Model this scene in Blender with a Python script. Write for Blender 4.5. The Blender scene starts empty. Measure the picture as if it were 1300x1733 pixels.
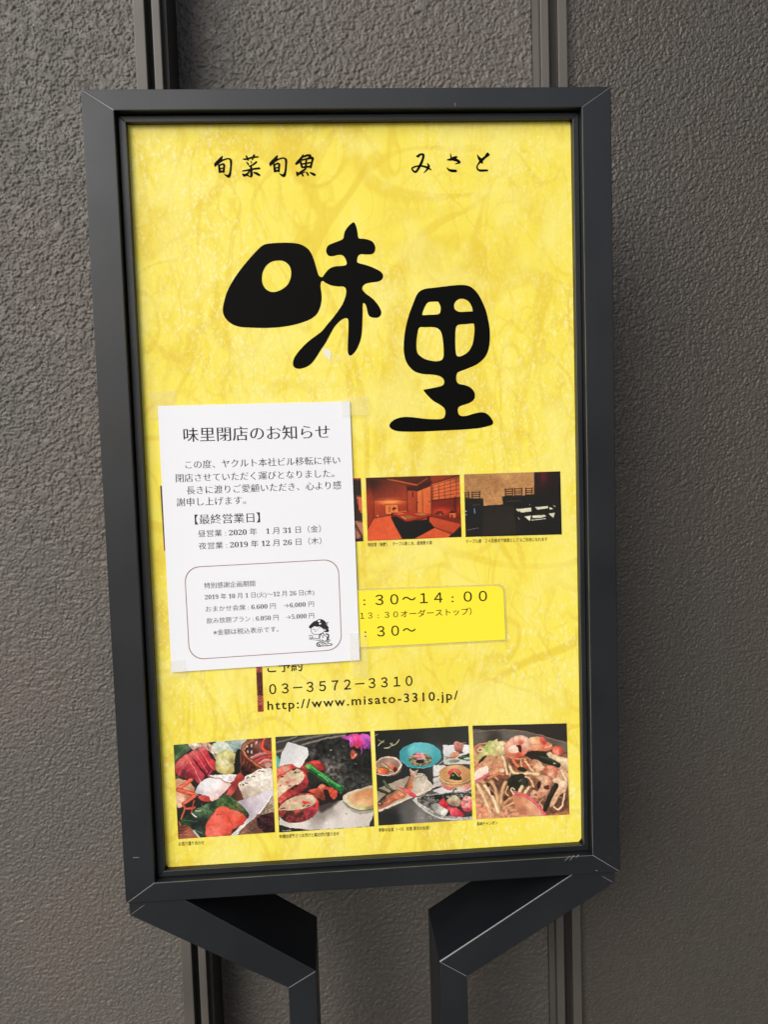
import bpy, bmesh, math, random
import numpy as np
from mathutils import Matrix, Vector

sc = bpy.context.scene
C = sc.collection
random.seed(4)
rng = np.random.default_rng(7)

# ------------------------------------------------------------------ camera
F = 1500.0
ZC = 1.45                                   # height of the sign's middle
CAM = np.array([-0.0428763, -0.9734080, 0.0615759 + ZC])
RV = np.array([0.07467032, -0.06666061, -0.03413900])
SH = 0.881508; SW = 0.565


def rodr(r):
    t = np.linalg.norm(r); k = r / t
    K = np.array([[0, -k[2], k[1]], [k[2], 0, -k[0]], [-k[1], k[0], 0]])
    return np.eye(3) + np.sin(t) * K + (1 - np.cos(t)) * K @ K


RWC = rodr(RV) @ np.array([[1, 0, 0], [0, 0, -1], [0, 1, 0]], float)   # world -> camera (x right, y down, z fwd)


def P(px, py, y=0.0):
    """point of the photograph laid on the upright plane at depth y"""
    d = RWC.T @ np.array([(px - 650) / F, (py - 866.5) / F, 1.0])
    s = (y - CAM[1]) / d[1]
    return CAM + s * d


cam_d = bpy.data.cameras.new('camera'); cam = bpy.data.objects.new('camera', cam_d); C.objects.link(cam)
M = np.eye(4); M[:3, 0] = RWC[0]; M[:3, 1] = -RWC[1]; M[:3, 2] = -RWC[2]; M[:3, 3] = CAM
cam.matrix_world = Matrix(M.tolist())
cam_d.sensor_fit = 'VERTICAL'; cam_d.sensor_height = 36; cam_d.lens = 36 * F / 1733
cam_d.clip_start = 0.02; cam_d.clip_end = 500
sc.camera = cam

# ------------------------------------------------------------------ world, sun, exposure
SUN_EL, SUN_AZ = math.radians(29), math.radians(-33)      # azimuth: from straight behind the camera towards its left
w = bpy.data.worlds.new('World'); sc.world = w; w.use_nodes = True
nt = w.node_tree; bg = nt.nodes['Background']
sky = nt.nodes.new('ShaderNodeTexSky'); sky.sky_type = 'NISHITA'; sky.sun_disc = False
sun_dir = Vector((math.sin(SUN_AZ) * math.cos(SUN_EL), -math.cos(SUN_AZ) * math.cos(SUN_EL), math.sin(SUN_EL)))  # towards the sun
sky.sun_elevation = SUN_EL
sky.sun_rotation = math.atan2(sun_dir.x, sun_dir.y)
sky.air_density = 1.0; sky.dust_density = 3.0; sky.ozone_density = 1.0
nt.links.new(sky.outputs[0], bg.inputs[0]); bg.inputs[1].default_value = 0.070
sl = bpy.data.lights.new('sun', 'SUN'); sl.energy = 1.42; sl.angle = math.radians(42); sl.color = (1, .99, .97)
so = bpy.data.objects.new('sun', sl); C.objects.link(so)
so.rotation_euler = sun_dir.to_track_quat('Z', 'Y').to_euler()
sc.view_settings.view_transform = 'Standard'; sc.view_settings.look = 'None'
sc.view_settings.gamma = 1; sc.view_settings.exposure = 0.62


# ------------------------------------------------------------------ helpers
def lin(c):
    c = np.asarray(c, float) / 255.0
    return np.where(c <= .04045, c / 12.92, ((c + .055) / 1.055) ** 2.4)


def mat(name, col, rough=.5, spec=.5):
    m = bpy.data.materials.new(name); m.use_nodes = True
    b = m.node_tree.nodes['Principled BSDF']
    b.inputs['Base Color'].default_value = (*col, 1); b.inputs['Roughness'].default_value = rough
    b.inputs['Specular IOR Level'].default_value = spec
    return m


class N:
    """small node-building helper"""
    def __init__(s, m): s.t = m.node_tree; s.b = s.t.nodes['Principled BSDF']
    def n(s, kind, **kw):
        x = s.t.nodes.new('ShaderNode' + kind)
        for k, v in kw.items():
            if k in x.inputs.keys() if not hasattr(x, k) else False: x.inputs[k].default_value = v
            else: setattr(x, k, v)
        return x
    def l(s, a, b): s.t.links.new(a, b)
    def coords(s, scale=(1, 1, 1), rot=(0, 0, 0), loc=(0, 0, 0)):
        tc = s.n('TexCoord'); mp = s.n('Mapping')
        mp.inputs['Scale'].default_value = scale; mp.inputs['Rotation'].default_value = rot
        mp.inputs['Location'].default_value = loc
        s.l(tc.outputs['Object'], mp.inputs[0]); return mp.outputs[0]
    def noise(s, vec, scale, detail=4, rough=.5, dist=0.0):
        x = s.n('TexNoise'); x.inputs['Scale'].default_value = scale; x.inputs['Detail'].default_value = detail
        x.inputs['Roughness'].default_value = rough; x.inputs['Distortion'].default_value = dist
        s.l(vec, x.inputs['Vector']); return x.outputs['Fac']
    def vor(s, vec, scale, feature='F1', rand=1.0):
        x = s.n('TexVoronoi'); x.feature = feature; x.inputs['Scale'].default_value = scale
        x.inputs['Randomness'].default_value = rand
        s.l(vec, x.inputs['Vector']); return x.outputs['Distance']
    def mr(s, v, a, b, c=0.0, d=1.0, smooth=True):
        x = s.n('MapRange'); x.interpolation_type = 'SMOOTHSTEP' if smooth else 'LINEAR'
        for i, q in enumerate((a, b, c, d)): x.inputs[i + 1].default_value = q
        s.l(v, x.inputs[0]); return x.outputs[0]
    def math(s, op, a, b=None):
        x = s.n('Math'); x.operation = op
        for i, q in enumerate((a, b)):
            if q is None: continue
            if isinstance(q, (int, float)): x.inputs[i].default_value = q
            else: s.l(q, x.inputs[i])
        return x.outputs[0]
    def mix(s, f, a, b):
        x = s.n('Mix'); x.data_type = 'RGBA'
        if isinstance(f, (int, float)): x.inputs[0].default_value = f
        else: s.l(f, x.inputs[0])
        for i, q in ((6, a), (7, b)):
            if isinstance(q, tuple): x.inputs[i].default_value = (*q, 1)
            else: s.l(q, x.inputs[i])
        return x.outputs[2]
    def bump(s, h, dist, strength=1.0, prev=None):
        x = s.n('Bump'); x.inputs['Distance'].default_value = dist; x.inputs['Strength'].default_value = strength
        s.l(h, x.inputs['Height'])
        if prev is not None: s.l(prev, x.inputs['Normal'])
        return x.outputs[0]


def link(name, mesh, m, parent=None):
    o = bpy.data.objects.new(name, mesh); C.objects.link(o)
    if m is not None:
        mesh.materials.clear(); mesh.materials.append(m)
    if parent is not None:
        o.parent = parent; o.matrix_parent_inverse = Matrix.Translation(-Vector(parent.location))
    return o


def tag(o, label=None, cat=None, group=None, kind=None):
    for k, v in (('label', label), ('category', cat), ('group', group), ('kind', kind)):
        if v: o[k] = v
    return o


def empty(name, loc, label, cat):
    o = bpy.data.objects.new(name, None); C.objects.link(o); o.location = loc
    o.empty_display_size = .1
    return tag(o, label, cat)


def prism(name, front, back, m, parent=None, bevel=0.0, seg=2):
    """solid between two outlines (lists of 3-D points, same count)"""
    n = len(front)
    v = [tuple(p) for p in front] + [tuple(p) for p in back]
    f = [tuple(range(n)), tuple(reversed(range(n, 2 * n)))]
    f += [(i, i + n, (i + 1) % n + n, (i + 1) % n) for i in range(n)]
    me = bpy.data.meshes.new(name); me.from_pydata(v, [], f)
    bm = bmesh.new(); bm.from_mesh(me); bmesh.ops.recalc_face_normals(bm, faces=bm.faces)
    if bevel:
        bmesh.ops.bevel(bm, geom=bm.edges[:], offset=bevel, segments=seg, affect='EDGES', profile=.6)
    bm.to_mesh(me); bm.free()
    if bevel:
        for p in me.polygons: p.use_smooth = False
    return link(name, me, m, parent)


def slab(name, uv, y0, y1, m, parent=None, bevel=0.0):
    return prism(name, [(u, y0, v) for u, v in uv], [(u, y1, v) for u, v in uv], m, parent, bevel)


def rect(u0, u1, v0, v1): return [(u0, v0), (u1, v0), (u1, v1), (u0, v1)]


# ------------------------------------------------------------------ materials
def stucco(name, fine_k, tint, base_a, base_b):
    m = mat(name, base_a, .6, .8); k = N(m)
    c = k.coords((1, 1, .9), (0, 0, 0), (tint * 3.1, 0, tint))
    fine = k.noise(c, 700, 3, .6); fine2 = k.noise(c, 330 * fine_k, 3, .6, .5)
    k.l(k.bump(k.math('ADD', fine, fine2), .00035, .8), k.b.inputs['Normal'])
    base = k.mix(k.mr(k.noise(c, 6.0, 4), .38, .66), base_a, base_b)
    patch = k.mr(k.noise(c, 17, 5, .6, .4), .60, .74)
    base = k.mix(k.math('MULTIPLY', patch, .22), base, tuple(x * 1.5 for x in base_b))
    streak = k.mr(k.noise(k.coords((1, 1, .06), (0, 0, 0), (tint * 7, 0, 0)), 16, 5, .65, .3), .50, .74)
    base = k.mix(k.math('MULTIPLY', streak, .20), base, tuple(x * .55 for x in base_a))
    dusty = k.mr(k.noise(k.coords((1, 1, .5), (0, .3, 0), (tint, 0, 9)), 9, 6, .7, .6), .52, .72)
    base = k.mix(k.math('MULTIPLY', dusty, .16), base, tuple(x * 1.7 for x in base_b))
    grain = k.mr(k.noise(c, 240 * fine_k, 4, .7), .3, .7)
    base = k.mix(k.math('MULTIPLY', grain, .30), base, tuple(x * .6 for x in base_a))
    speck = k.mr(k.vor(c, 30), .030, .015)
    base = k.mix(k.math('MULTIPLY', speck, .6), base, (.6, .58, .54))
    k.l(base, k.b.inputs['Base Color'])
    k.l(k.mr(k.noise(c, 90, 3), .3, .7, .52, .68), k.b.inputs['Roughness'])
    return m


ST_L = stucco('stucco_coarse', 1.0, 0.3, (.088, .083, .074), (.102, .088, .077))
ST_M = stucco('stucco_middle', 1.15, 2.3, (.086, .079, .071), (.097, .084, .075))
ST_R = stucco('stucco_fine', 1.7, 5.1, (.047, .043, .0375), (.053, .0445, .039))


def painted(name, col, rough, grain=1.0, worn=0.0, spec=.5):
    m = mat(name, col, rough, spec)
    if 'charcoal' in name: m.node_tree.nodes['Principled BSDF'].inputs['Specular Tint'].default_value = (.93, .97, 1.03, 1)
    k = N(m); c = k.coords()
    n1 = k.noise(c, 9, 4); n2 = k.noise(c, 900, 2, .6)
    b = k.mix(k.mr(n1, .3, .7), tuple(x * .88 for x in col), tuple(x * 1.12 for x in col))
    dust = k.mr(k.noise(c, 60, 6, .7), .62, .80)
    b = k.mix(k.math('MULTIPLY', dust, .10), b, (.25, .25, .25))
    k.l(b, k.b.inputs['Base Color'])
    k.l(k.mr(n1, .25, .75, rough - .05, rough + .07), k.b.inputs['Roughness'])
    k.l(k.bump(n2, .00006 * grain, .7), k.b.inputs['Normal'])
    return m


FRAME = painted('charcoal_powder_coat', (.0075, .0092, .0120), .42, 1.6, 1.0, .50)
FRAME2 = painted('charcoal_bead_coat', (.0070, .0086, .0112), .42, 1.0, .5, .50)
TRIM = painted('taupe_trim_paint', (.070, .065, .057), .55, 1.0, .6, .8)
GROOVE = painted('dark_joint_rubber', (.012, .0115, .011), .6, 1.0)
SEAM = mat('bare_metal_seam', (.24, .245, .25), .4)
STEEL = mat('worn_edge_metal', (.30, .30, .31), .35)

INK = mat('black_print', (.0022, .0024, .0024), .5, .06)
INK2 = mat('soft_black_print', (.016, .013, .008), .45, .15)
INKC = mat('caption_print', (.10, .085, .025), .38, .4)
INKN = mat('laser_print', (.030, .030, .034), .7, .15)
INKT = mat('laser_print_dark', (.018, .018, .020), .6, .3)
INKS = mat('laser_print_grey', (.13, .13, .14), .6, .3)
RULE = mat('brown_rule_print', (.30, .15, .135), .6, .3)
WHITE = mat('paper_white_print', (.80, .80, .82), .6, .3)


def poster_material():
    m = mat('yellow_washi_print', (.8, .65, .1), .40, .16); k = N(m)
    c0 = k.coords()
    L_ = lambda *v: tuple(lin(v))
    base = k.mix(k.mr(k.noise(c0, 7.0, 4, .55, .8), .34, .66), L_(240, 227, 92), L_(237, 222, 86))
    # broad translucent fibre bundles sweeping through the sheet
    for sc_, rot, wid, amt, seed, gs in ((4.0, .6, .024, .60, 0.0, 4.2), (5.2, -.8, .020, .55, 3.3, 4.6), (6.2, 1.2, .018, .50, 7.7, 5.0), (7.6, -.2, .016, .5, 11.2, 5.5)):
        c = k.coords((1.0, 1.0, .72), (0, rot, 0), (seed, seed * .3, -seed))
        n = k.noise(c, sc_, 1.2, .45, .9)
        d = k.math('ABSOLUTE', k.math('SUBTRACT', n, .5))
        d = k.math('ADD', d, k.math('MULTIPLY', k.math('SUBTRACT', k.noise(c0, 60, 3, .7), .5), wid * .7))
        band = k.mr(d, wid, wid * .35)
        gate = k.mr(k.noise(c, gs, 2), .40, .56)
        base = k.mix(k.math('MULTIPLY', k.math('MULTIPLY', band, gate), amt), base, L_(223, 196, 62))
    for sc_, rot, seed, zs, wd, am in ((13, .25, 1.2, .45, .026, .50), (17, -.45, 4.1, .42, .024, .48), (22, .65, 9.3, .45, .024, .42), (16, -.95, 14.3, .5, .022, .42), (28, .2, 21.0, .40, .028, .36), (36, -.3, 27.0, .38, .030, .30)):
        c = k.coords((1.0, 1.0, zs), (0, rot, 0), (seed, 0, seed))
        n = k.noise(c, sc_, 1.5, .45, .7)
        band = k.mr(k.math('ABSOLUTE', k.math('SUBTRACT', n, .5)), wd, wd * .2)
        gate = k.mr(k.noise(c, 7, 2), .42, .58)
        base = k.mix(k.math('MULTIPLY', k.math('MULTIPLY', band, gate), am), base, L_(224, 198, 64))
    # pale thin areas and the grainy white flecks in them
    cw = k.coords((1, 1, .75), (0, .35, 0), (2, 0, 1))
    pale = k.mr(k.noise(cw, 15, 5, .62, .5), .44, .66)
    base = k.mix(k.math('MULTIPLY', pale, .60), base, L_(240, 233, 134))
    fl = k.coords((1.15, 1.0, .55), (0, .45, 0), (0, 0, 5))
    fl2 = k.coords((1.15, 1.0, .60), (0, -.30, 0), (3, 0, 2))
    fl3 = k.coords((1.2, 1.0, .6), (0, .1, 0), (7, 0, 3))
    wn = k.n('TexNoise'); wn.inputs['Scale'].default_value = 110; wn.inputs['Detail'].default_value = 2; k.l(c0, wn.inputs['Vector'])
    def warped(v, amt):
        a = k.n('VectorMath'); a.operation = 'MULTIPLY_ADD'; a.inputs[1].default_value = (amt, amt, amt)
        k.l(wn.outputs['Color'], a.inputs[0]); k.l(v, a.inputs[2]); return a.outputs[0]
    fl, fl2, fl3 = warped(fl, .012), warped(fl2, .010), warped(fl3, .014)
    for vec, sc_, t0, t1_, amt, gsc, g0, g1, seedv in ((fl, 165, .46, .10, .52, 9, .44, .66, cw), (fl2, 250, .46, .12, .42, 8, .40, .62, fl2), (fl3, 115, .24, .05, .50, 6, .50, .68, fl3)):
        d = k.mr(k.vor(vec, sc_), t0, t1_)
        gate = k.mr(k.noise(seedv, gsc, 5, .65, .5), g0, g1)
        base = k.mix(k.math('MULTIPLY', k.math('MULTIPLY', d, gate), amt), base, L_(244, 242, 190))
    k.l(base, k.b.inputs['Base Color'])
    k.l(k.bump(k.noise(c0, 12, 2), .0006, .3), k.b.inputs['Normal'])
    return m


POSTER = poster_material()
PLAINY = mat('plain_yellow_card', tuple(lin((246, 232, 62))), .40, .15)
LAMI = mat('clear_laminate', (.80, .74, .34), .2, .5)
k = N(LAMI); k.b.inputs['Alpha'].default_value = .28
TAPE = mat('clear_tape', (.86, .82, .66), .28, .5)
k = N(TAPE); k.b.inputs['Alpha'].default_value = .08
PAPER = mat('white_copy_paper', (.80, .835, .90), .8, .15)
k = N(PAPER); k.l(k.bump(k.noise(k.coords(), 16, 3), .0010, .35), k.b.inputs['Normal'])
BOARD = mat('weathered_backing_board', (.34, .28, .2), .8); k = N(BOARD); c = k.coords()
k.l(k.mix(k.mr(k.noise(c, 420, 5, .7), .42, .60), (.05, .045, .04), (.46, .38, .30)), k.b.inputs['Base Color'])

# ------------------------------------------------------------------ ground
g = mat('concrete_paving', (.22, .21, .2), .85); k = N(g); c = k.coords()
k.l(k.mix(k.noise(c, 8, 8, .7), (.17, .165, .155), (.27, .26, .245)), k.b.inputs['Base Color'])
k.l(k.bump(k.noise(c, 150, 5), .001, .6), k.b.inputs['Normal'])
me = bpy.data.meshes.new('pavement')
me.from_pydata([(-60, -80, 0), (60, -80, 0), (60, 3, 0), (-60, 3, 0)], [], [(0, 1, 2, 3)])
tag(link('pavement', me, g), kind='structure')

# ------------------------------------------------------------------ wall behind
YL, YM, YR = .17, .245, .245      # faces of the left, middle and right wall panels
YT = .150                         # face of the left joint's trims
wall = empty('building_wall', (0, .3, 0), 'taupe stucco wall in three panels with vertical joint strips behind the sign', 'wall')


def ux(px, y, py=145):            # upright line through the photo's (px, py) at depth y
    return float(P(px, py, y)[0])


ZT = 3.2
UL = ux(234, YL)


def band(ny, nx, dx, lam, bw, seed):
    r = np.random.default_rng(seed).standard_normal((ny, nx)).astype(np.float32)
    f = np.hypot(np.fft.rfftfreq(nx, dx)[None], np.fft.fftfreq(ny, dx)[:, None] * .9)
    g_ = np.exp(-(np.log(np.maximum(f, 1e-6) * lam) / bw) ** 2 / 2)
    o = np.fft.irfft2(np.fft.rfft2(r) * g_, s=(ny, nx)); return (o / o.std()).astype(np.float32)


def sstep(x, a, b):
    t = np.clip((x - a) / (b - a), 0, 1); return t * t * (3 - 2 * t)


def crust(ny, nx, dx, k, seed):
    """trowelled texture coat: overlapping irregular flakes with crisp edges, and flattened pats"""
    rough = band(ny, nx, dx, .006 / k, .5, seed + 9); h = 0
    for i, (lam, th, amp) in enumerate(((.020, .2, .8), (.014, 0., .7), (.010, -.1, .6), (.008, .3, .55), (.0065, 0., .45))):
        n = band(ny, nx, dx, lam / k, .45, seed + i) + .35 * rough * (1 if i < 3 else .4)
        h = h + amp * sstep(n, th - .10, th + .10)
    h = h + .22 * band(ny, nx, dx, .02 / k, .8, seed + 20) + .08 * band(ny, nx, dx, .004 / k, .4, seed + 21)
    pat = sstep(band(ny, nx, dx, .040 / k, .5, seed + 30) + .30 * rough, 1.25, 1.42)
    return h * (1 - pat) + pat * (2.3 + .1 * band(ny, nx, dx, .02, .8, seed + 33))


def wall_panel(u0, u1, y, m, k, relief, low, seed, dx, k2):
    """panel whose face carries the real relief of its texture coat (finely meshed where it can be seen)"""
    mg = .07
    fu0 = max(u0, min(P(0, 0, y)[0], P(0, 1733, y)[0]) - mg); fu1 = min(u1, max(P(1300, 0, y)[0], P(1300, 1733, y)[0]) + mg)
    fz0 = min(P(0, 1733, y)[2], P(1300, 1733, y)[2]) - mg; fz1 = max(P(0, 0, y)[2], P(1300, 0, y)[2]) + mg
    nx = int((fu1 - fu0) / dx); ny = int((fz1 - fz0) / dx)
    fu = np.linspace(fu0, fu1, nx); fz = np.linspace(fz0, fz1, ny)
    t = sstep(fz, fz0 + .15, fz1 - .35)[:, None]
    mixf = sstep(t + .16 * band(ny, nx, dx, .12, .6, seed + 50), .35, .75)
    h = crust(ny, nx, dx, k, seed) * mixf + crust(ny, nx, dx, k2, seed + 60) * (1 - mixf)
    h = h * relief * (low + (1 - low) * t)
    U_ = np.concatenate([np.arange(u0, fu0 - .02, .25), fu, np.arange(fu1 + .25, u1, .25), [u1] if u1 > fu1 + .02 else []])
    Z_ = np.concatenate([np.arange(0, fz0 - .02, .25), fz, np.arange(fz1 + .25, ZT, .25), [ZT]])
    iu = int(np.argmin(abs(U_ - fu0))); iz = int(np.argmin(abs(Z_ - fz0)))
    ew = np.minimum(np.minimum(sstep(fu, fu0, fu0 + .03) if fu0 > u0 + .01 else 1.0, 1.0)[None] * np.ones((ny, 1)) if fu0 > u0 + .01 else np.ones((ny, nx)),
                    sstep(-fu, -fu1, -fu1 + .03)[None] * np.ones((ny, 1)) if fu1 < u1 - .01 else np.ones((ny, nx)))
    ew = ew * (sstep(fz, fz0, fz0 + .03) * sstep(-fz, -fz1, -fz1 + .03))[:, None]
    mean = 1.6 * relief; h = mean + (h - mean) * ew
    H_ = np.full((len(Z_), len(U_)), mean); H_[iz:iz + ny, iu:iu + nx] = h
    UU, ZZ = np.meshgrid(U_, Z_)
    co = np.stack([UU, y - H_ + 1.6 * relief, ZZ], -1).reshape(-1, 3)
    nu, nz = len(U_), len(Z_)
    i = (np.arange(nz - 1)[:, None] * nu + np.arange(nu - 1)[None]).ravel()
    F_ = np.stack([i, i + 1, i + nu + 1, i + nu], 1)
    edge = list(range(nu)) + [nu * r + nu - 1 for r in range(1, nz)] + [nu * (nz - 1) + c_ for c_ in range(nu - 2, -1, -1)] + [nu * r for r in range(nz - 2, 0, -1)]
    e = np.array(edge); nb = len(co); back = co[e].copy(); back[:, 1] = .42
    e2 = np.roll(e, -1); b = nb + np.arange(len(e)); b2 = np.roll(b, -1)
    F_ = np.concatenate([F_, np.stack([e, b, b2, e2], 1)])
    co = np.concatenate([co, back])
    me = bpy.data.meshes.new('wall_panel')
    me.vertices.add(len(co)); me.vertices.foreach_set('co', co.astype(np.float32).ravel())
    me.loops.add(F_.size); me.loops.foreach_set('vertex_index', F_.astype(np.int32).ravel())
    me.polygons.add(len(F_)); me.polygons.foreach_set('loop_start', np.arange(0, F_.size, 4, dtype=np.int32))
    me.update(calc_edges=True); me.validate()
    return link('wall_panel', me, m, wall)


l0 = ux(234, YT + .012); l1 = ux(250, YT); l2 = ux(262, YT); l3 = ux(276, YT)
wall_panel(-3.0, l0, YL, ST_L, 1.25, .00095, .58, 100, .0012, 2.1)
r0 = ux(903, YM - .004); r1 = ux(915, YM - .010); r2 = ux(931, YM - .016); r3 = ux(946, YM - .016); r4 = ux(962, YM - .016)
wall_panel(l3 + .004, r0, YM, ST_M, 1.3, .00095, .6, 300, .0014, 1.6)
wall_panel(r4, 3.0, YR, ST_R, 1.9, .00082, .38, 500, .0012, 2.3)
slab('joint_strip', rect(l0, l1, 0, ZT), YT, .40, TRIM, wall, .0012)
slab('joint_groove', rect(l1, l2, 0, ZT), YT + .022, .40, GROOVE, wall)
slab('joint_strip', rect(l2, l3, 0, ZT), YT, .40, TRIM, wall, .0012)
slab('joint_gasket', rect(l3, l3 + .006, 0, ZT), YT + .012, .40, GROOVE, wall)
slab('joint_margin', rect(r0, r1, 0, ZT), YM - .004, .40, TRIM, wall)
slab('joint_strip', rect(r1, r2, 0, ZT), YM - .016, .40, TRIM, wall, .0012)
slab('joint_groove', rect(r2, r3, 0, ZT), YM - .003, .40, GROOVE, wall)
slab('joint_strip', rect(r3, r4, 0, ZT), YM - .016, .40, TRIM, wall, .0012)

slab('added_side_blocker', rect(.98, 1.7, 0, ZT), -1.5, YR + .01, ST_R, wall)  # added out of view to block sky light and darken the right side

# ------------------------------------------------------------------ sign stand
stand = empty('sign_stand', (0, .04, 0), 'charcoal metal sign stand with mitred frame on two cranked legs, holding the yellow poster', 'sign stand')


def q(px, py, y=0.0):
    p = P(px, py, y); return (float(p[0]), float(p[2]))


# outer and inner frame rectangles, on the front plane
ou0, ou1 = -SW / 2, SW / 2; ov0, ov1 = ZC - SH / 2, ZC + SH / 2
iu0 = q(192.5, 187)[0]; iv1 = q(560, 184.5)[1]; iu1 = q(985, 184)[0]; iv0 = q(262, 1493.5)[1]
DEP = .062
O = [(ou0, ov1), (ou1, ov1), (ou1, ov0), (ou0, ov0)]
I = [(iu0, iv1), (iu1, iv1), (iu1, iv0), (iu0, iv0)]
for i in range(4):
    j = (i + 1) % 4
    slab('frame_rail', [O[i], O[j], I[j], I[i]], 0, DEP, FRAME, stand, .0009)
for i in range(4):                       # pale mitre seams, a hair proud of the paint
    a = Vector((*O[i],)); b = Vector((*I[i],)); d = (b - a).normalized(); nrm = Vector((-d.y, d.x)) * (.0005, .00022, .00028, .00032)[i]
    a2 = a + d * .0015; b2 = b - d * .0006
    slab('mitre_seam', [tuple(a2 + nrm * .6), tuple(b2 + nrm), tuple(b2 - nrm), tuple(a2 - nrm * .6)], -.0002, .001, SEAM, stand)
# inner bead, set back
YB = .011
bo = [(iu0 - .0, iv1 + .0), (iu1, iv1), (iu1, iv0), (iu0, iv0)]
bw = .0080
bi = [(iu0 + bw + .0014, iv1 - bw), (iu1 - bw + .001, iv1 - bw), (iu1 - bw + .001, iv0 + bw - .0005), (iu0 + bw + .0014, iv0 + bw - .0005)]
bo = [(iu0 + .0012, iv1 - .0012), (iu1 - .0004, iv1 - .0012), (iu1 - .0004, iv0 + .0004), (iu0 + .0012, iv0 + .0004)]
for i in range(4):
    j = (i + 1) % 4
    slab('frame_bead', [bo[i], bo[j], bi[j], bi[i]], YB, DEP - .002, FRAME2, stand, .0006)
YP = .0195                                # face of the poster
slab('backing_board', rect(iu0 - .004, iu1 + .004, iv0 - .004, iv1 + .004), YP + .0022, DEP - .006, BOARD, stand)
slab('back_sheet', rect(iu0 - .01, iu1 + .01, iv0 - .01, iv1 + .01), DEP - .0055, DEP - .001, FRAME, stand)

# cranked legs: one flat-faced box section each
YA = .004; AD = .118


def leg_points(side):
    if side < 0:
        A = [q(217, 1531, YA), q(219, 1549, YA), q(488, 1672, YA), q(535, 1643, YA), q(309, 1527, YA)]
        A[0] = (A[1][0], ov0 - .0003); ip = q(309, 1526, YA); A[4] = (ip[0], ov0 - .0003)
    else:
        A = [q(1041, 1480, YA), q(1041, 1494, YA), q(791, 1652.5, YA), q(745, 1628, YA), q(975, 1485, YA)]
        A[0] = (A[1][0], ov0 - .0003); A[4] = (q(972, 1484, YA)[0], ov0 - .0003)
    return A


for s in (-1, 1):
    A = leg_points(s)
    slab('leg_arm', A, YA, YA + AD, FRAME, stand, .0010)
    x0, x1 = sorted((A[2][0], A[3][0]))
    # the vertical post, mitred to the arm
    post = [A[2], A[3], (A[3][0], .012), (A[2][0], .012)]
    slab('leg_post', post, YA, YA + AD, FRAME, stand, .0010)
    a, b = Vector(A[2]), Vector(A[3]); d = (b - a).normalized(); nn = Vector((-d.y, d.x)) * .0002
    slab('mitre_seam', [tuple(a + d * .001 + nn), tuple(b - d * .001 + nn), tuple(b - d * .001 - nn), tuple(a + d * .001 - nn)], YA - .0002, YA + .001, SEAM, stand)
    if s < 0: a, b = Vector(q(222, 1547, YA)), Vector(q(244, 1531.5, YA))
    else: a, b = Vector(q(1038, 1493, YA)), Vector(q(1020, 1483, YA))
    d = (b - a).normalized(); nn = Vector((-d.y, d.x)) * .00016
    slab('mitre_seam', [tuple(a + nn), tuple(b + nn), tuple(b - nn), tuple(a - nn)], YA - .0002, YA + .001, SEAM, stand)
    cx = (x0 + x1) / 2
    slab('foot_plate', rect(cx - .05, cx + .05, 0, .012), YA - .05, YA + AD + .03, FRAME, stand, .001)

# scratches on the bottom rail's upper edge near its right end
for (x0, y0, x1, y1) in ((965, 1449, 956, 1457), (972, 1448, 965, 1456), (980, 1447, 975, 1452), (1009, 1473, 1012, 1473.6), (770, 174, 770.6, 180), (225, 1451.5, 235, 1451)):
    a = Vector(q(x0, y0, -.0002)); b = Vector(q(x1, y1, -.0002)); d = (b - a).normalized(); nn = Vector((-d.y, d.x)) * .00028
    slab('scratch', [tuple(a + nn), tuple(b + nn * .4), tuple(b - nn * .4), tuple(a - nn)], -.0002, .0005, STEEL, stand)
# highlights painted as pale strips on the lit arrises, bottom rail also worn
WORN_GLINT = mat('worn_arris_glint', (.16, .165, .17), .42); ARM_GLINT = mat('arm_arris_glint', (.36, .36, .36), .45)


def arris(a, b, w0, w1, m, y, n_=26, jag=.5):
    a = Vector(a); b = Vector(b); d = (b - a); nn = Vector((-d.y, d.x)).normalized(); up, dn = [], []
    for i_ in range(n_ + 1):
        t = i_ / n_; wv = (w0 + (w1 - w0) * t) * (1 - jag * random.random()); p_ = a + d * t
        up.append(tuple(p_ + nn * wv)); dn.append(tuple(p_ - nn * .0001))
    slab('worn_edge_glint', up + dn[::-1], y - .00025, y + .0006, m, stand)


arris((iu0, iv0 - .0003), (iu1, iv0 - .0003), -.0007, -.0006, WORN_GLINT, 0, 60)
arris((iu1 + .0003, iv0), (iu1 + .0003, iv1), -.0006, -.0006, WORN_GLINT, 0, 50, .35)
arris((iu1 - bw + .0014, iv0 + bw), (iu1 - bw + .0014, iv1 - bw), -.0005, -.0005, WORN_GLINT, YB, 40, .4)
arris((iu0 + bw, iv0 + bw - .0009), (iu1 - bw, iv0 + bw - .0009), -.0005, -.0004, WORN_GLINT, YB, 40, .5)
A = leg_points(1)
arris(A[3], A[4], .0011, .0002, ARM_GLINT, YA, 30, .15)

# ------------------------------------------------------------------ flat-print helpers
def smooth(pts, closed=True, k=5):
    """Catmull-Rom; points given with a third value are corners"""
    n = len(pts); out = []
    P_ = [np.array(p[:2], float) for p in pts]; cor = [len(p) > 2 for p in pts]
    rng_ = range(n) if closed else range(n - 1)
    for i in rng_:
        p0 = P_[(i - 1) % n] if (closed or i > 0) else P_[i]; p1 = P_[i]; p2 = P_[(i + 1) % n]
        p3 = P_[(i + 2) % n] if (closed or i + 2 < n) else p2
        if cor[i]: p0 = p1
        if cor[(i + 1) % n]: p3 = p2
        for j in range(k):
            t = j / k
            out.append(.5 * ((2 * p1) + (p2 - p0) * t + (2 * p0 - 5 * p1 + 4 * p2 - p3) * t * t + (3 * p1 - p0 - 3 * p2 + p3) * t ** 3))
    if not closed: out.append(P_[-1])
    return out


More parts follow.
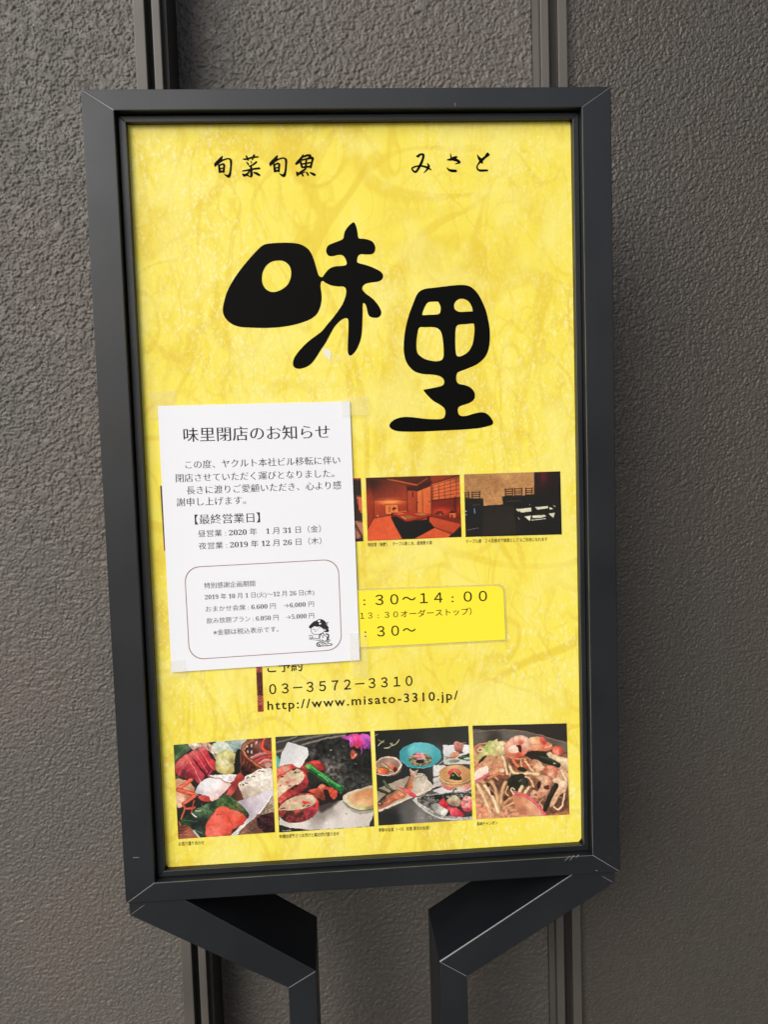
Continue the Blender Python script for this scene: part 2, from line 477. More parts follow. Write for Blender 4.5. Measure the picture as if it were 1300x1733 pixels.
def fill_shape(name, loops, y, m, parent):
    """loops: lists of plane points (u, v); outer and holes -> one filled flat mesh"""
    cu = bpy.data.curves.new(name, 'CURVE'); cu.dimensions = '2D'; cu.fill_mode = 'BOTH'
    for L in loops:
        s = cu.splines.new('POLY'); s.points.add(len(L) - 1); s.use_cyclic_u = True
        for p_, (u, v) in zip(s.points, L): p_.co = (u, v, 0, 1)
    o = bpy.data.objects.new('tmp', cu)
    C.objects.link(o)
    dg = bpy.context.evaluated_depsgraph_get()
    me = bpy.data.meshes.new_from_object(o.evaluated_get(dg)); me.name = name
    bpy.data.objects.remove(o)
    co = np.empty(len(me.vertices) * 3); me.vertices.foreach_get('co', co); co = co.reshape(-1, 3)
    new = np.stack([co[:, 0], np.full(len(co), y), co[:, 1]], 1)
    me.vertices.foreach_set('co', new.ravel()); me.update()
    return link(name, me, m, parent)


def crop_to(origin, scale, y):
    def f_(x, yy): return q(origin[0] + x / scale, origin[1] + yy / scale, y)
    return f_


def brush(name, strokes, tr, y, m, parent, wk=1.0):
    """variable-width brush strokes in crop pixels"""
    vs, fs = [], []
    for si, st in enumerate(strokes):
        xy = smooth([s[:2] for s in st], False, 5)
        ws = np.interp(np.linspace(0, len(st) - 1, len(xy)), range(len(st)), [s[2] for s in st]) * wk
        n0 = len(vs); yy = y - .00002 * (si % 12)
        for i, p_ in enumerate(xy):
            a = xy[max(i - 1, 0)]; b = xy[min(i + 1, len(xy) - 1)]; d = b - a; d = d / (np.linalg.norm(d) + 1e-9)
            nn = np.array([-d[1], d[0]]) * ws[i] / 2
            e = d * ws[i] * .3 * (-1 if i == 0 else 1 if i == len(xy) - 1 else 0)
            for s_ in (1, -1):
                t = p_ + nn * s_ * (.75 if i in (0, len(xy) - 1) else 1) + e
                u, v = tr(*t); vs.append((u, yy, v))
            if i: fs.append((n0 + 2 * i - 2, n0 + 2 * i - 1, n0 + 2 * i + 1, n0 + 2 * i))
    me = bpy.data.meshes.new(name); me.from_pydata(vs, [], fs)
    return link(name, me, m, parent)


_fc = {}


def text_mesh(name, s, xl, yl, xr, yr, em, y, m, parent, bold=0.0, thin=(0, 0), spacing=1.0, curve_y=None):
    """line of type: ink runs from photo x=xl to x=xr on a baseline through (xl,yl)-(xr,yr); em in photo px"""
    cu = bpy.data.curves.new('t', 'FONT'); cu.body = s; cu.resolution_u = 3; cu.offset = bold; cu.space_character = spacing
    o = bpy.data.objects.new('tmp', cu); C.objects.link(o)
    dg = bpy.context.evaluated_depsgraph_get()
    me = bpy.data.meshes.new_from_object(o.evaluated_get(dg)); me.name = name
    bpy.data.objects.remove(o)
    if thin[0] or thin[1]:
        bm = bmesh.new(); bm.from_mesh(me); bmesh.ops.remove_doubles(bm, verts=bm.verts, dist=1e-5)
        off = {}
        for v in bm.verts:
            nn = Vector((0, 0, 0))
            for e in v.link_edges:
                if len(e.link_faces) != 1: continue
                f_ = e.link_faces[0]; mid = (e.verts[0].co + e.verts[1].co) / 2
                t = (e.verts[1].co - e.verts[0].co); pn = Vector((-t.y, t.x, 0))
                if pn.length < 1e-9: continue
                pn.normalize()
                # outward = away from the face
                fc = f_.calc_center_median()
                if pn.dot(fc - mid) > 0: pn = -pn
                nn += pn
            if nn.length > 1e-6:
                nn.normalize(); off[v] = nn
        for v, nn in off.items():
            v.co.x -= nn.x * thin[0]; v.co.y -= nn.y * thin[1]
        bm.to_mesh(me); bm.free()
    n = len(me.vertices); co = np.empty(n * 3); me.vertices.foreach_get('co', co); co = co.reshape(-1, 3)
    x0, x1 = co[:, 0].min(), co[:, 0].max()
    A = np.array(q(xl, yl, y)); B = np.array(q(xr, yr, y)); T = np.array(q(xl, yl - em, y)) - A
    T = np.array([0.0, T[1]])
    t = (co[:, :1] - x0) / (x1 - x0)
    uv = A + (B - A) * t + T * co[:, 1:2]
    yy = np.full(n, y) if curve_y is None else curve_y(uv[:, 0], uv[:, 1])
    me.vertices.foreach_set('co', np.stack([uv[:, 0], yy, uv[:, 1]], 1).ravel()); me.update()
    return link(name, me, m, parent)


# ------------------------------------------------------------------ the poster
pc = [q(214, 206, YP), q(970, 204, YP), q(988, 1440, YP), q(277, 1475, YP)]
pu0 = min(pc[0][0], pc[3][0]); pu1 = max(pc[1][0], pc[2][0]); pv1 = (pc[0][1] + pc[1][1]) / 2 + .001; pv0 = (pc[2][1] + pc[3][1]) / 2
pu0 -= .0005
pv0 += .0010
poster = empty('poster', (0, YP, pv0), 'yellow fibre-patterned restaurant poster with black brush logo, room and food photos', 'poster')


def round_rect(u0, u1, v0, v1, rs, k=7):
    out = []
    for (cx, cy, a0, r) in ((u1, v1, 0, rs[0]), (u0, v1, 90, rs[1]), (u0, v0, 180, rs[2]), (u1, v0, 270, rs[3])):
        ox = cx - r if cx == u1 else cx + r; oy = cy - r if cy == v1 else cy + r
        for i in range(k):
            a = math.radians(a0 + 90 * i / (k - 1)); out.append((ox + r * math.cos(a), oy + r * math.sin(a)))
    return out


slab('printed_sheet', round_rect(pu0, pu1, pv0, pv1, (.013, .009, .022, .022)), YP, YP + .0018, POSTER, poster)
YI = YP - .00025                                        # printed ink lies on the sheet
t1 = crop_to((360, 360), 4.3333, YI)
aji = [(400,228),(470,221),(560,220),(630,228),(680,250),(715,285),(740,340),(758,400),(775,455),(790,470),(806,470),(820,450),(850,415),(890,395),(940,390),(970,386),(982,375),(980,355),(965,325),(945,310),(915,310),(880,318),(850,315),(833,290),(835,260),(850,238),(890,220),(930,205),(956,190),(962,165),(970,135),(990,105),(1015,80),(1034,68,1),(1045,82),(1054,105),(1062,145),(1070,185),(1100,190),(1140,197),(1175,215),(1192,250),(1188,285),(1168,303),(1130,306),(1090,304),(1068,315),(1060,340),(1060,362),(1080,372),(1130,385),(1190,408),(1235,435),(1250,462),(1240,490),(1210,505),(1160,512),(1120,522),(1098,545),(1102,570),(1130,598),(1175,632),(1212,675),(1233,715),(1235,745),(1215,767),(1185,770),(1155,762),(1138,740),(1130,700),(1120,672),(1105,662),(1100,680),(1100,730),(1098,800),(1095,870),(1085,930),(1062,990),(1035,1030),(1010,1048),(995,1035),(990,1000),(992,930),(995,860),(995,800),(990,778),(970,773),(935,792),(895,835),(865,885),(830,950),(790,1010),(745,1080),(705,1120),(660,1140),(620,1143),(595,1130),(588,1100),(600,1060),(640,1005),(700,945),(760,900),(800,868),(840,820),(890,760),(940,690),(965,640),(978,590),(975,555),(955,541),(920,540),(870,533),(830,515),(808,500),(795,507),(790,540),(797,590),(798,640),(788,690),(765,740),(720,778),(660,803),(580,825),(480,840),(380,845),(270,842),(190,835),(130,810),(90,770),(73,725),(78,670),(100,590),(140,510),(200,420),(270,335),(330,270),(365,240)]
aji_h = [(490,350),(530,360),(562,390),(574,430),(570,480),(550,525),(510,560),(460,580),(420,578),(385,555),(365,520),(360,480),(368,430),(395,385),(435,358)]
fill_shape('logo_character', [[t1(*p_) for p_ in smooth(L)] for L in (aji, aji_h)], YI, INK, poster)
t2 = crop_to((640, 470), 6.1905, YI)
sato = [(500,115),(600,103),(720,88),(820,78),(900,76),(960,90),(1010,125),(1055,180),(1095,255),(1130,340),(1155,440),(1170,530),(1173,620),(1165,720),(1140,800),(1095,860),(1030,910),(940,950),(860,980),(830,1000),(820,1040),(825,1085),(850,1112),(910,1125),(965,1148),(1005,1190),(1016,1235),(1005,1275),(965,1308),(905,1330),(855,1348),(838,1370),(838,1405),(855,1440),(890,1450),(940,1443),(1010,1422),(1075,1410),(1125,1417),(1165,1445),(1195,1485),(1208,1515),(1195,1540),(1150,1555),(1060,1575),(900,1590),(700,1600),(500,1610),(350,1613),(230,1610),(170,1598),(130,1575),(118,1545),(140,1510),(190,1478),(260,1460),(340,1460),(430,1470),(520,1480),(600,1482),(655,1480),(690,1465),(705,1430),(703,1390),(685,1358),(640,1325),(580,1290),(530,1245),(490,1200),(472,1175,1),(520,1165),(600,1150),(660,1135),(688,1115),(692,1080),(675,1050),(630,1025),(560,1014),(470,1008),(390,985),(335,940),(295,880),(275,810),(268,730),(275,620),(290,520),(320,400),(360,290),(400,190),(440,140)]
sato_h = [[(540,253),(620,250),(640,268),(655,305),(655,345),(645,372),(615,385),(540,388),(475,392),(463,380),(475,340),(500,285),(520,262)],
          [(880,220),(925,232),(960,262),(985,310),(993,352,1),(930,355),(860,358),(815,340),(797,305),(803,265),(835,230)],
          [(430,525),(490,518),(570,517),(620,528),(655,560),(672,610),(683,690),(688,780),(685,830),(665,862),(620,874),(560,870),(490,850),(430,810),(408,770),(402,700),(408,620)],
          [(860,490),(930,485),(995,480),(1008,500),(1010,560),(1002,640),(985,710),(950,770),(900,808),(855,825),(825,815),(815,780),(810,700),(810,600),(815,530),(830,500)]]
fill_shape('logo_character', [[t2(*p_) for p_ in smooth(L)] for L in [sato] + sato_h], YI, INK, poster)

t3 = crop_to((350, 250), 6.5, YI)
shun = [[(168,92,6),(150,125,22),(120,160,26),(95,185,22),(92,208,5)],
        [(108,178,8),(150,148,14),(190,130,10),(235,120,9),(262,140,16),(263,200,13),(256,270,14),(240,312,22),(212,305,12),(188,290,3)],
        [(130,190,12),(136,225,15),(142,268,18)], [(132,196,10),(172,180,12),(188,190,14),(186,225,13),(182,268,15)],
        [(148,230,8),(180,222,8)], [(138,264,14),(184,258,12)]]
sai = [[(398,125,8),(440,124,13),(500,106,12),(564,100,9)], [(432,90,11),(445,118,13),(455,140,8)], [(520,80,13),(508,105,13),(497,135,6)],
       [(436,160,8),(452,178,11),(458,190,6)], [(478,148,5),(490,160,7),(488,172,4)], [(545,155,12),(515,180,11),(470,205,7),(462,196,5)],
       [(390,256,8),(450,246,11),(520,232,12),(580,226,13)], [(484,195,12),(487,250,16),(489,300,18),(480,322,10)],
       [(470,250,8),(445,285,12),(410,300,14),(392,290,10)], [(402,308,14),(440,300,12),(470,318,5)], [(515,272,10),(548,284,17),(578,302,14)]]
uo = [[(1060,76,8),(1040,112,16),(1005,155,22),(978,180,12)], [(1058,100,12),(1105,84,15),(1140,88,14),(1110,120,8)],
      [(1028,140,12),(1036,175,14),(1046,212,14)], [(1035,138,10),(1100,122,12),(1160,112,18),(1158,150,13),(1140,218,15)],
      [(1044,180,10),(1145,162,10)], [(1095,128,12),(1090,175,13),(1086,225,12)], [(1046,216,12),(1135,206,12)],
      [(1090,228,10),(1052,255,13),(998,284,6)], [(990,270,14),(996,306,12)], [(1038,272,8),(1056,308,14)], [(998,300,7),(1060,272,6),(1085,266,4)], [(1098,268,9),(1112,300,14)], [(1135,272,8),(1170,290,18),(1190,300,14)]]
for nm, st in (('brush_character', shun), ('brush_character', sai), ('brush_character', [[(x + 607, y_ - 7, w_) for x, y_, w_ in s] for s in shun]), ('brush_character', uo)):
    brush(nm, st, t3, YI, INK, poster, 1.7)
t4 = crop_to((680, 250), 7.647, YI)
brush('brush_character', [[(190,104,8),(212,110,24),(240,86,16),(280,92,20),(272,150,20),(240,225,22),(195,300,18),(170,312,18),(140,288,14),(138,262,14),(190,240,13),(260,236,15),(330,256,20),(385,287,6)], [(332,200,5),(350,240,24),(322,290,14),(282,327,3)]], t4, YI, INK, poster, 1.55)
brush('brush_character', [[(632,72,4),(640,120,14),(665,146,26),(720,165,24),(748,190,20),(690,209,3)], [(585,157,5),(640,150,24),(690,128,26),(716,118,12)], [(587,258,7),(610,285,16),(650,297,24),(705,300,22)]], t4, YI, INK, poster, 1.55)
brush('brush_character', [[(980,88,3),(1000,130,22),(1028,165,34),(1046,202,8)], [(1118,84,34),(1085,118,20),(1032,165,24),(990,215,12),(977,250,13),(992,285,16),(1030,295,20),(1112,292,16)]], t4, YI, INK, poster, 1.55)

text_mesh('lettering', 'ご予約', 452.3, 1137.2, 512, 1133.8, 21, YI, INK2, poster, .012)
text_mesh('lettering', '０３－３５７２－３３１０', 455.6, 1174.8, 698.5, 1160.0, 22.3, YI, INK2, poster, .013)
text_mesh('lettering', 'http://www.misato-3310.jp/', 452.7, 1201.5, 775.5, 1183.4, 21.5, YI, INK2, poster, .012, spacing=1.22)
for s, a, em in (('特別室（座敷）　テーブル数１台、座席数６席', (622.5, 924.6, 731.5, 920.8), 6.9),
                 ('テーブル席　２４名様まで個室としてもご利用になれます', (789, 918.8, 926.8, 915), 7.0),
                 ('お造り盛り合わせ', (301.9, 1431, 345.3, 1428.6), 7.4),
                 ('特選自家製さつま揚げと磯辺揚げ盛り合せ', (472.6, 1418.4, 574, 1413.4), 7.0),
                 ('季節の会席（一例　初夏 夏衣の会席）', (640.8, 1407.6, 727.4, 1403.4), 7.0),
                 ('長崎チャンポン', (807.2, 1397, 842.6, 1395), 6.8)):
    text_mesh('caption', s, *a, em, YI, INKC, poster, .012)

# white scrape where the print has been rubbed off
t5 = crop_to((360, 360), 4.3333, YI)
fill_shape('paint_scrape', [[t5(*p_) for p_ in smooth([(805,1008),(822,996),(845,1002),(862,1012),(870,1035),(866,1058),(858,1088),(846,1072),(828,1055),(812,1038)], k=3)]], YI - .00015, mat('bare_sheet', (.78, .77, .66), .7), poster)
brush('paint_scrape', [[(868,1022,3),(905,1045,5),(922,1068,6),(905,1084,4),(868,1082,5)]], t5, YI - .0001, mat('bare_sheet_faint', (.78, .74, .45), .7), poster)

# ------------------------------------------------------------------ photographs on the poster (ink stored as a colour attribute)
def vnoise(X, Y, s, seed=0):
    r = np.random.default_rng(seed).random((64, 64))
    x = X / s; y = Y / s; xi = np.floor(x).astype(int); yi = np.floor(y).astype(int); fx = x - xi; fy = y - yi
    fx = fx * fx * (3 - 2 * fx); fy = fy * fy * (3 - 2 * fy)
    g_ = lambda a, b: r[a % 64, b % 64]
    return (g_(xi, yi) * (1 - fx) + g_(xi + 1, yi) * fx) * (1 - fy) + (g_(xi, yi + 1) * (1 - fx) + g_(xi + 1, yi + 1) * fx) * fy


class Canvas:
    def __init__(s, corners, n, nv, bgc):
        s.n, s.nv = n, nv; SS = 2
        u = (np.arange(n * SS) + .5) / (n * SS); v = (np.arange(nv * SS) + .5) / (nv * SS)
        U, V = np.meshgrid(u, v); TL, TR, BR, BL = [np.array(c, float) for c in corners]
        XY = ((1 - U) * (1 - V))[..., None] * TL + (U * (1 - V))[..., None] * TR + (U * V)[..., None] * BR + ((1 - U) * V)[..., None] * BL
        s.X, s.Y = XY[..., 0], XY[..., 1]
        s.wx = s.X + 8 * (vnoise(s.X, s.Y, 22, 1) - .5) + 3 * (vnoise(s.X, s.Y, 9, 3) - .5)
        s.wy = s.Y + 8 * (vnoise(s.X, s.Y, 22, 2) - .5) + 3 * (vnoise(s.X, s.Y, 9, 4) - .5)
        s.a = np.ones(U.shape + (3,)) * np.array(bgc, float); s.warp = True
    def put(s, m, c, a=1.0):
        m = (m * a)[..., None]; s.a = s.a * (1 - m) + np.array(c, float) * m
    def xy(s): return (s.wx, s.wy) if s.warp else (s.X, s.Y)
    def poly(s, pts, c, c2=None, a=1.0, tex=0.0):
        X, Y = s.xy(); ins = np.zeros(X.shape, bool); n = len(pts)
        for i in range(n):
            x0, y0 = pts[i]; x1, y1 = pts[(i + 1) % n]
            if y0 == y1: continue
            ins ^= ((Y >= min(y0, y1)) & (Y < max(y0, y1)) & (X < x0 + (Y - y0) * (x1 - x0) / (y1 - y0)))
        s._fill(ins, c, c2, a, tex, pts)
    def box(s, m, r):
        for ax in (0, 1):
            n_ = m.shape[ax]; pad = [(0, 0), (0, 0)]; pad[ax] = (r + 1, r)
            cs = np.cumsum(np.pad(m, pad, mode='edge'), ax); hi = np.take(cs, np.arange(2 * r + 1, n_ + 2 * r + 1), ax); lo = np.take(cs, np.arange(n_), ax)
            m = (hi - lo) / (2 * r + 1)
        return m
    def _fill(s, ins, c, c2, a, tex, pts):
        m = ins.astype(float)
        col = np.ones(s.a.shape) * np.array(c, float)
        if c2 is not None:
            ys = [p[1] for p in pts]; xs = [p[0] for p in pts]
            t = np.clip(((s.Y - min(ys)) / (max(ys) - min(ys) + 1e-6) + (s.X - min(xs)) / (max(xs) - min(xs) + 1e-6)) / 2, 0, 1)[..., None]
            col = col * (1 - t) + np.array(c2, float) * t
        if s.warp and a > .8:                      # rounded food catches the studio light from the upper left
            b_ = s.box(s.box(m, 7), 5); gy, gx = np.gradient(b_)
            col = col * (.80 + .24 * np.clip(b_, 0, 1) + np.clip((gx + gy) * 3.2, -.30, .28))[..., None]
        if tex: col = col * (1 + tex * 1.3 * (vnoise(s.X, s.Y, 24, 5) + .7 * vnoise(s.X, s.Y, 11, 6) - .85))[..., None]
        m = (m * a)[..., None]; s.a = s.a * (1 - m) + col * m
    def ell(s, cx, cy, rx, ry, c, rot=0, c2=None, a=1.0, tex=0.0):
        X, Y = s.xy(); r = math.radians(rot); dx, dy = X - cx, Y - cy
        e = ((dx * math.cos(r) + dy * math.sin(r)) / rx) ** 2 + ((-dx * math.sin(r) + dy * math.cos(r)) / ry) ** 2
        s._fill(e < 1, c, c2, a, tex, [(cx - rx, cy - ry), (cx + rx, cy + ry)])
    def glow(s, cx, cy, rx, ry, c, a=1.0):
        e = ((s.X - cx) / rx) ** 2 + ((s.Y - cy) / ry) ** 2; s.put(np.exp(-e * 1.5), c, a)
    def line(s, pts, w_, c, a=1.0):
        X, Y = s.xy(); d = np.full(X.shape, 1e9)
        for (x0, y0), (x1, y1) in zip(pts[:-1], pts[1:]):
            L = (x1 - x0) ** 2 + (y1 - y0) ** 2 + 1e-9
            t = np.clip(((X - x0) * (x1 - x0) + (Y - y0) * (y1 - y0)) / L, 0, 1)
            d = np.minimum(d, np.hypot(X - x0 - t * (x1 - x0), Y - y0 - t * (y1 - y0)))
        s.put(np.clip((w_ / 2 + .8 - d) / 1.6, 0, 1), c, a)
    def finish(s, grain=.10):
        g_ = vnoise(s.X, s.Y, 12, 9) * .5 + vnoise(s.X, s.Y, 30, 10) * .5
        s.a = s.a * (1 + grain * 2 * (g_ - .5))[..., None]
        b = s.a.reshape(s.nv, 2, s.n, 2, 3).mean((1, 3))
        for ax in (0, 1): b = .25 * np.roll(b, 1, ax) + .5 * b + .25 * np.roll(b, -1, ax) if s.warp else b
        return np.clip(b, 3, 250)


def cr(pts, closed, k=6):
    n = len(pts); P_ = np.array(pts, float); out = []
    for i in range(n if closed else n - 1):
        p1, p2 = P_[i], P_[(i + 1) % n]
        p0 = P_[(i - 1) % n] if closed or i > 0 else p1
        p3 = P_[(i + 2) % n] if closed or i + 2 < n else p2
        for j in range(k):
            t = j / k
            out.append(.5 * ((2 * p1) + (p2 - p0) * t + (2 * p0 - 5 * p1 + 4 * p2 - p3) * t * t + (3 * p1 - p0 - 3 * p2 + p3) * t ** 3))
    if not closed: out.append(P_[-1])
    return np.array(out)


class Plate(Canvas):
    """painter for the dishes: soft-edged shapes coloured by scattered colour points"""
    def __init__(s, corners, n, nv, cols):
        super().__init__(corners, n, nv, (0, 0, 0))
        X, Y = s.X, s.Y
        s.wx = X + 10 * (vnoise(X, Y, 40, 1) - .5) + 6 * (vnoise(X, Y, 17, 3) - .5)
        s.wy = Y + 10 * (vnoise(X, Y, 40, 2) - .5) + 6 * (vnoise(X, Y, 17, 4) - .5)
        s.d1 = (vnoise(X, Y, 30, 5) - .5) * 1.0 + (vnoise(X, Y, 14, 6) - .5) * .5
        s.a = s.field(cols)
    def field(s, cols):
        if not isinstance(cols[0], (tuple, list)): return np.ones(s.X.shape + (3,)) * np.array(cols, float)
        x = s.wx + 18 * (vnoise(s.X, s.Y, 30, 7) - .5); y = s.wy + 18 * (vnoise(s.X, s.Y, 30, 8) - .5)
        num = 0; den = 0
        for cx, cy, c_ in cols:
            w_ = 1 / ((x - cx) ** 2 + (y - cy) ** 2 + 500) ** 1.6
            num = num + w_[..., None] * np.array(c_, float); den = den + w_[..., None]
        return num / den
    def S(s, pts, cols, a=1.0, tex=.10, soft=0, straight=False, sh=.0):
        q_ = np.array(pts, float) if straight else cr(pts, True)
        X, Y = s.wx, s.wy; n = len(q_)
        x0, y0 = q_.min(0) - 20; x1, y1 = q_.max(0) + 20
        rows = np.where(((Y >= y0) & (Y <= y1)).any(1))[0]
        if not len(rows): return
        r0, r1 = rows[0], rows[-1] + 1; Xs, Ys = X[r0:r1], Y[r0:r1]; ins = np.zeros(Xs.shape, bool)
        for i in range(n):
            ax, ay = q_[i]; bx, by = q_[(i + 1) % n]
            if ay == by: continue
            ins ^= ((Ys >= min(ay, by)) & (Ys < max(ay, by)) & (Xs < ax + (Ys - ay) * (bx - ax) / (by - ay)))
        m = np.zeros(X.shape); m[r0:r1] = ins
        if soft: m = s.box(s.box(m, soft), soft)
        col = s.field(cols) * (1 + tex * 2 * s.d1)[..., None]
        if sh:
            b_ = s.box(s.box(m, 5), 4); col = col * (1 - sh + sh * np.clip(b_ * 1.25 - .15, 0, 1))[..., None]
        m = (m * a)[..., None]; s.a = s.a * (1 - m) + col * m
    def E(s, cx, cy, rx, ry, cols, rot=0, **kw):
        t = np.linspace(0, 2 * math.pi, 18)[:-1]; r = math.radians(rot)
        s.S([(cx + rx * math.cos(a) * math.cos(r) - ry * math.sin(a) * math.sin(r), cy + rx * math.cos(a) * math.sin(r) + ry * math.sin(a) * math.cos(r)) for a in t], cols, **kw)
    def L(s, pts, w0, c_, a=1.0, w1=None, hi=None):
        q_ = cr(pts, False, 4); w1 = w0 if w1 is None else w1; X, Y = s.wx, s.wy; best = np.full(X.shape, 1e9)
        for i in range(len(q_) - 1):
            (ax, ay), (bx, by) = q_[i], q_[i + 1]; L_ = (bx - ax) ** 2 + (by - ay) ** 2 + 1e-9
            t = np.clip(((X - ax) * (bx - ax) + (Y - ay) * (by - ay)) / L_, 0, 1)
            w_ = (w0 + (w1 - w0) * (i + t) / (len(q_) - 1)) / 2
            best = np.minimum(best, np.hypot(X - ax - t * (bx - ax), Y - ay - t * (by - ay)) - w_)
        m = np.clip(.5 - best / 4, 0, 1); col = np.ones(s.a.shape) * np.array(c_, float) * (1 + .2 * s.d1)[..., None]
        if w0 > 14: col = col * (.68 + .38 * np.clip(-best / (w0 * .3), 0, 1))[..., None]
        m = (m * a)[..., None]; s.a = s.a * (1 - m) + col * m
        if hi: s.L([(x - w0 * .14, y - w0 * .16) for x, y in pts], max(4, w0 * .2), hi, .75)
    def dots(s, cx, cy, rx, ry, n, r, pal, seed, a=.9):
        g_ = np.random.default_rng(seed)
        for i in range(n):
            t = g_.uniform(0, 6.28); d = g_.uniform(0, 1) ** .5; x = cx + rx * d * math.cos(t); y = cy + ry * d * math.sin(t); rr_ = r * g_.uniform(.6, 1.4)
            e = ((s.X - x) / rr_) ** 2 + ((s.Y - y) / (rr_ * .7)) ** 2; s.put(np.exp(-e), pal[i % len(pal)], a)
    def done(s, con=.99):
        b = s.a.reshape(s.nv, 2, s.n, 2, 3).mean((1, 3))
        bl = np.pad(b, ((1, 1), (1, 1), (0, 0)), mode='edge')
        bl = (bl[:-2] + bl[1:-1] + bl[2:]) / 3; bl = (bl[:, :-2] + bl[:, 1:-1] + bl[:, 2:]) / 3
        b = b + .25 * (b - bl); lum = b.mean(2, keepdims=True); b = lum + (b - lum) * .90; g_ = vnoise(s.X, s.Y, 10, 9).reshape(s.nv, 2, s.n, 2).mean((1, 3))[..., None]
        return np.clip((b * (.95 + .10 * g_) - 60) * con + 60, 8, 246)


PHOTO = mat('photo_print', (.5, .5, .5), .32, .4); k = N(PHOTO)
at_ = k.n('VertexColor'); at_.layer_name = 'ink'; k.l(at_.outputs['Color'], k.b.inputs['Base Color'])


def photo(corner_px, img, label, name='printed_photo'):
    nv, n = img.shape[:2]
    TL, TR, BR, BL = [np.array(q(*c, YI)) for c in corner_px]
    u = np.linspace(0, 1, n + 1); v = np.linspace(0, 1, nv + 1); U, V = np.meshgrid(u, v)
    p_ = ((1 - U) * (1 - V))[..., None] * TL + (U * (1 - V))[..., None] * TR + (U * V)[..., None] * BR + ((1 - U) * V)[..., None] * BL
    co = np.stack([p_[..., 0], np.full(U.shape, YI - .0001), p_[..., 1]], -1).reshape(-1, 3)
    i = np.arange(nv)[:, None] * (n + 1) + np.arange(n)[None]
    f_ = np.stack([i, i + n + 1, i + n + 2, i + 1], -1).reshape(-1, 4)
    me = bpy.data.meshes.new(name); me.from_pydata(co.tolist(), [], f_.tolist())
    ca = me.color_attributes.new('ink', 'FLOAT_COLOR', 'CORNER')
    c_ = np.concatenate([lin(img), np.ones((nv, n, 1))], -1).reshape(-1, 4)
    ca.data.foreach_set('color', np.repeat(c_, 4, 0).astype(np.float32).ravel())
    o = link(name, me, PHOTO, poster)
    if label: o['label'] = label
    return o


# ---- sashimi
c = Plate([(38,122),(1222,28),(1265,1175),(95,1262)], 160, 156, [(300,600,(34,36,30)),(800,300,(30,30,27)),(300,1000,(30,36,32)),(800,700,(60,44,36)),(1000,1100,(60,44,36))])
S, E, L = c.S, c.E, c.L
S([(20,100),(200,115),(250,150),(190,215),(120,260),(70,320),(30,420)], [(60,180,(48,82,48)),(180,140,(92,122,84)),(100,280,(74,108,68)),(150,200,(50,80,48))])
L([(60,300),(110,220),(200,140)], 5, (120,150,110)); S([(30,480),(80,490),(150,540),(40,545)], (50,84,46))
S([(215,95),(420,80),(530,150),(550,290),(490,220),(380,140),(280,180)], [(250,130,(206,176,158)),(400,110,(190,140,120)),(500,200,(206,170,150)),(330,120,(226,206,190))], tex=.3)
for i_ in range(8): L([(240+i_*38,100),(250+i_*40,150+i_*8)], 5, (232,214,200), .7)
S([(480,80),(900,40),(880,190),(760,200),(690,120),(520,80)], [(520,90,(120,150,150)),(760,100,(150,174,172)),(850,80,(176,196,194)),(820,170,(120,144,140))])
L([(700,110),(780,130),(860,170)], 8, (196,212,208), .7)
S([(340,160),(400,135),(435,170),(480,260),(545,340),(545,420),(500,415),(450,350),(390,260),(335,200)], [(400,150,(230,116,112)),(420,260,(186,36,54)),(440,200,(206,60,70)),(520,380,(214,56,66))], sh=.3)
L([(352,165),(420,270),(505,400)], 7, (240,140,132), .85)
S([(222,220),(290,180),(345,190),(400,270),(470,390),(505,440),(475,485),(430,495),(380,430),(300,310),(250,270)], [(280,200,(232,106,104)),(370,310,(196,42,58)),(330,260,(214,66,74)),(450,460,(140,22,42))], sh=.35)
L([(262,195),(350,290),(445,450)], 8, (240,138,130), .85)
S([(52,375),(100,300),(170,240),(222,235),(270,290),(340,380),(412,470),(372,565),(330,582),(280,530),(200,535),(130,505),(75,475)], [(100,330,(218,98,96)),(200,280,(222,92,90)),(250,380,(206,58,68)),(330,440,(206,60,74)),(180,470,(104,26,40)),(250,500,(130,30,48)),(350,550,(196,56,72)),(80,440,(190,50,60))], sh=.3)
L([(180,250),(255,350),(300,430),(365,565)], 8, (244,150,142), .9); L([(75,400),(140,350),(190,280)], 6, (236,140,132), .8); L([(100,480),(160,380),(215,330)], 6, (230,130,122), .7); L([(180,510),(200,440),(260,400)], 5, (220,110,110), .7)
L([(290,305),(345,375),(425,485)], 15, (40,8,16)); L([(455,490),(500,430)], 6, (230,120,120))
S([(508,125),(560,85),(650,78),(712,130),(770,210),(700,250),(580,245),(520,190)], [(560,110,(196,212,196)),(650,110,(222,228,210)),(720,190,(180,196,170)),(560,190,(206,214,190))])
S([(560,235),(640,188),(740,195),(812,240),(825,310),(772,340),(788,410),(740,465),(640,472),(560,432),(538,350),(550,280)], [(600,240,(196,196,126)),(700,220,(220,214,140)),(640,330,(232,226,178)),(690,380,(222,212,150)),(720,440,(190,172,90)),(560,400,(184,168,88)),(790,280,(190,178,104)),(760,310,(150,134,70))], sh=.25)
L([(600,330),(640,300),(710,330),(700,390)], 8, (238,234,196), .6); L([(770,335),(830,300),(845,330)], 16, (190,178,160))
S([(795,190),(855,185),(858,480),(790,470),(775,360)], (24,26,22)); L([(850,200),(850,470)], 10, (150,120,100), .7)
S([(880,120),(960,50),(1230,20),(1245,410),(1130,400),(980,310),(900,230)], [(940,150,(54,32,28)),(1060,90,(130,70,60)),(1100,200,(104,60,54)),(1200,330,(150,80,74)),(1180,60,(90,50,44))], tex=.35)
for x_,y_ in ((930,130),(985,125),(940,195),(985,200),(1040,95),(900,160)): E(x_,y_,12,20,(206,196,186),15)
for i_ in range(7): L([(910+i_*26,100),(925+i_*24,210)], 7, (104,52,38), .8)
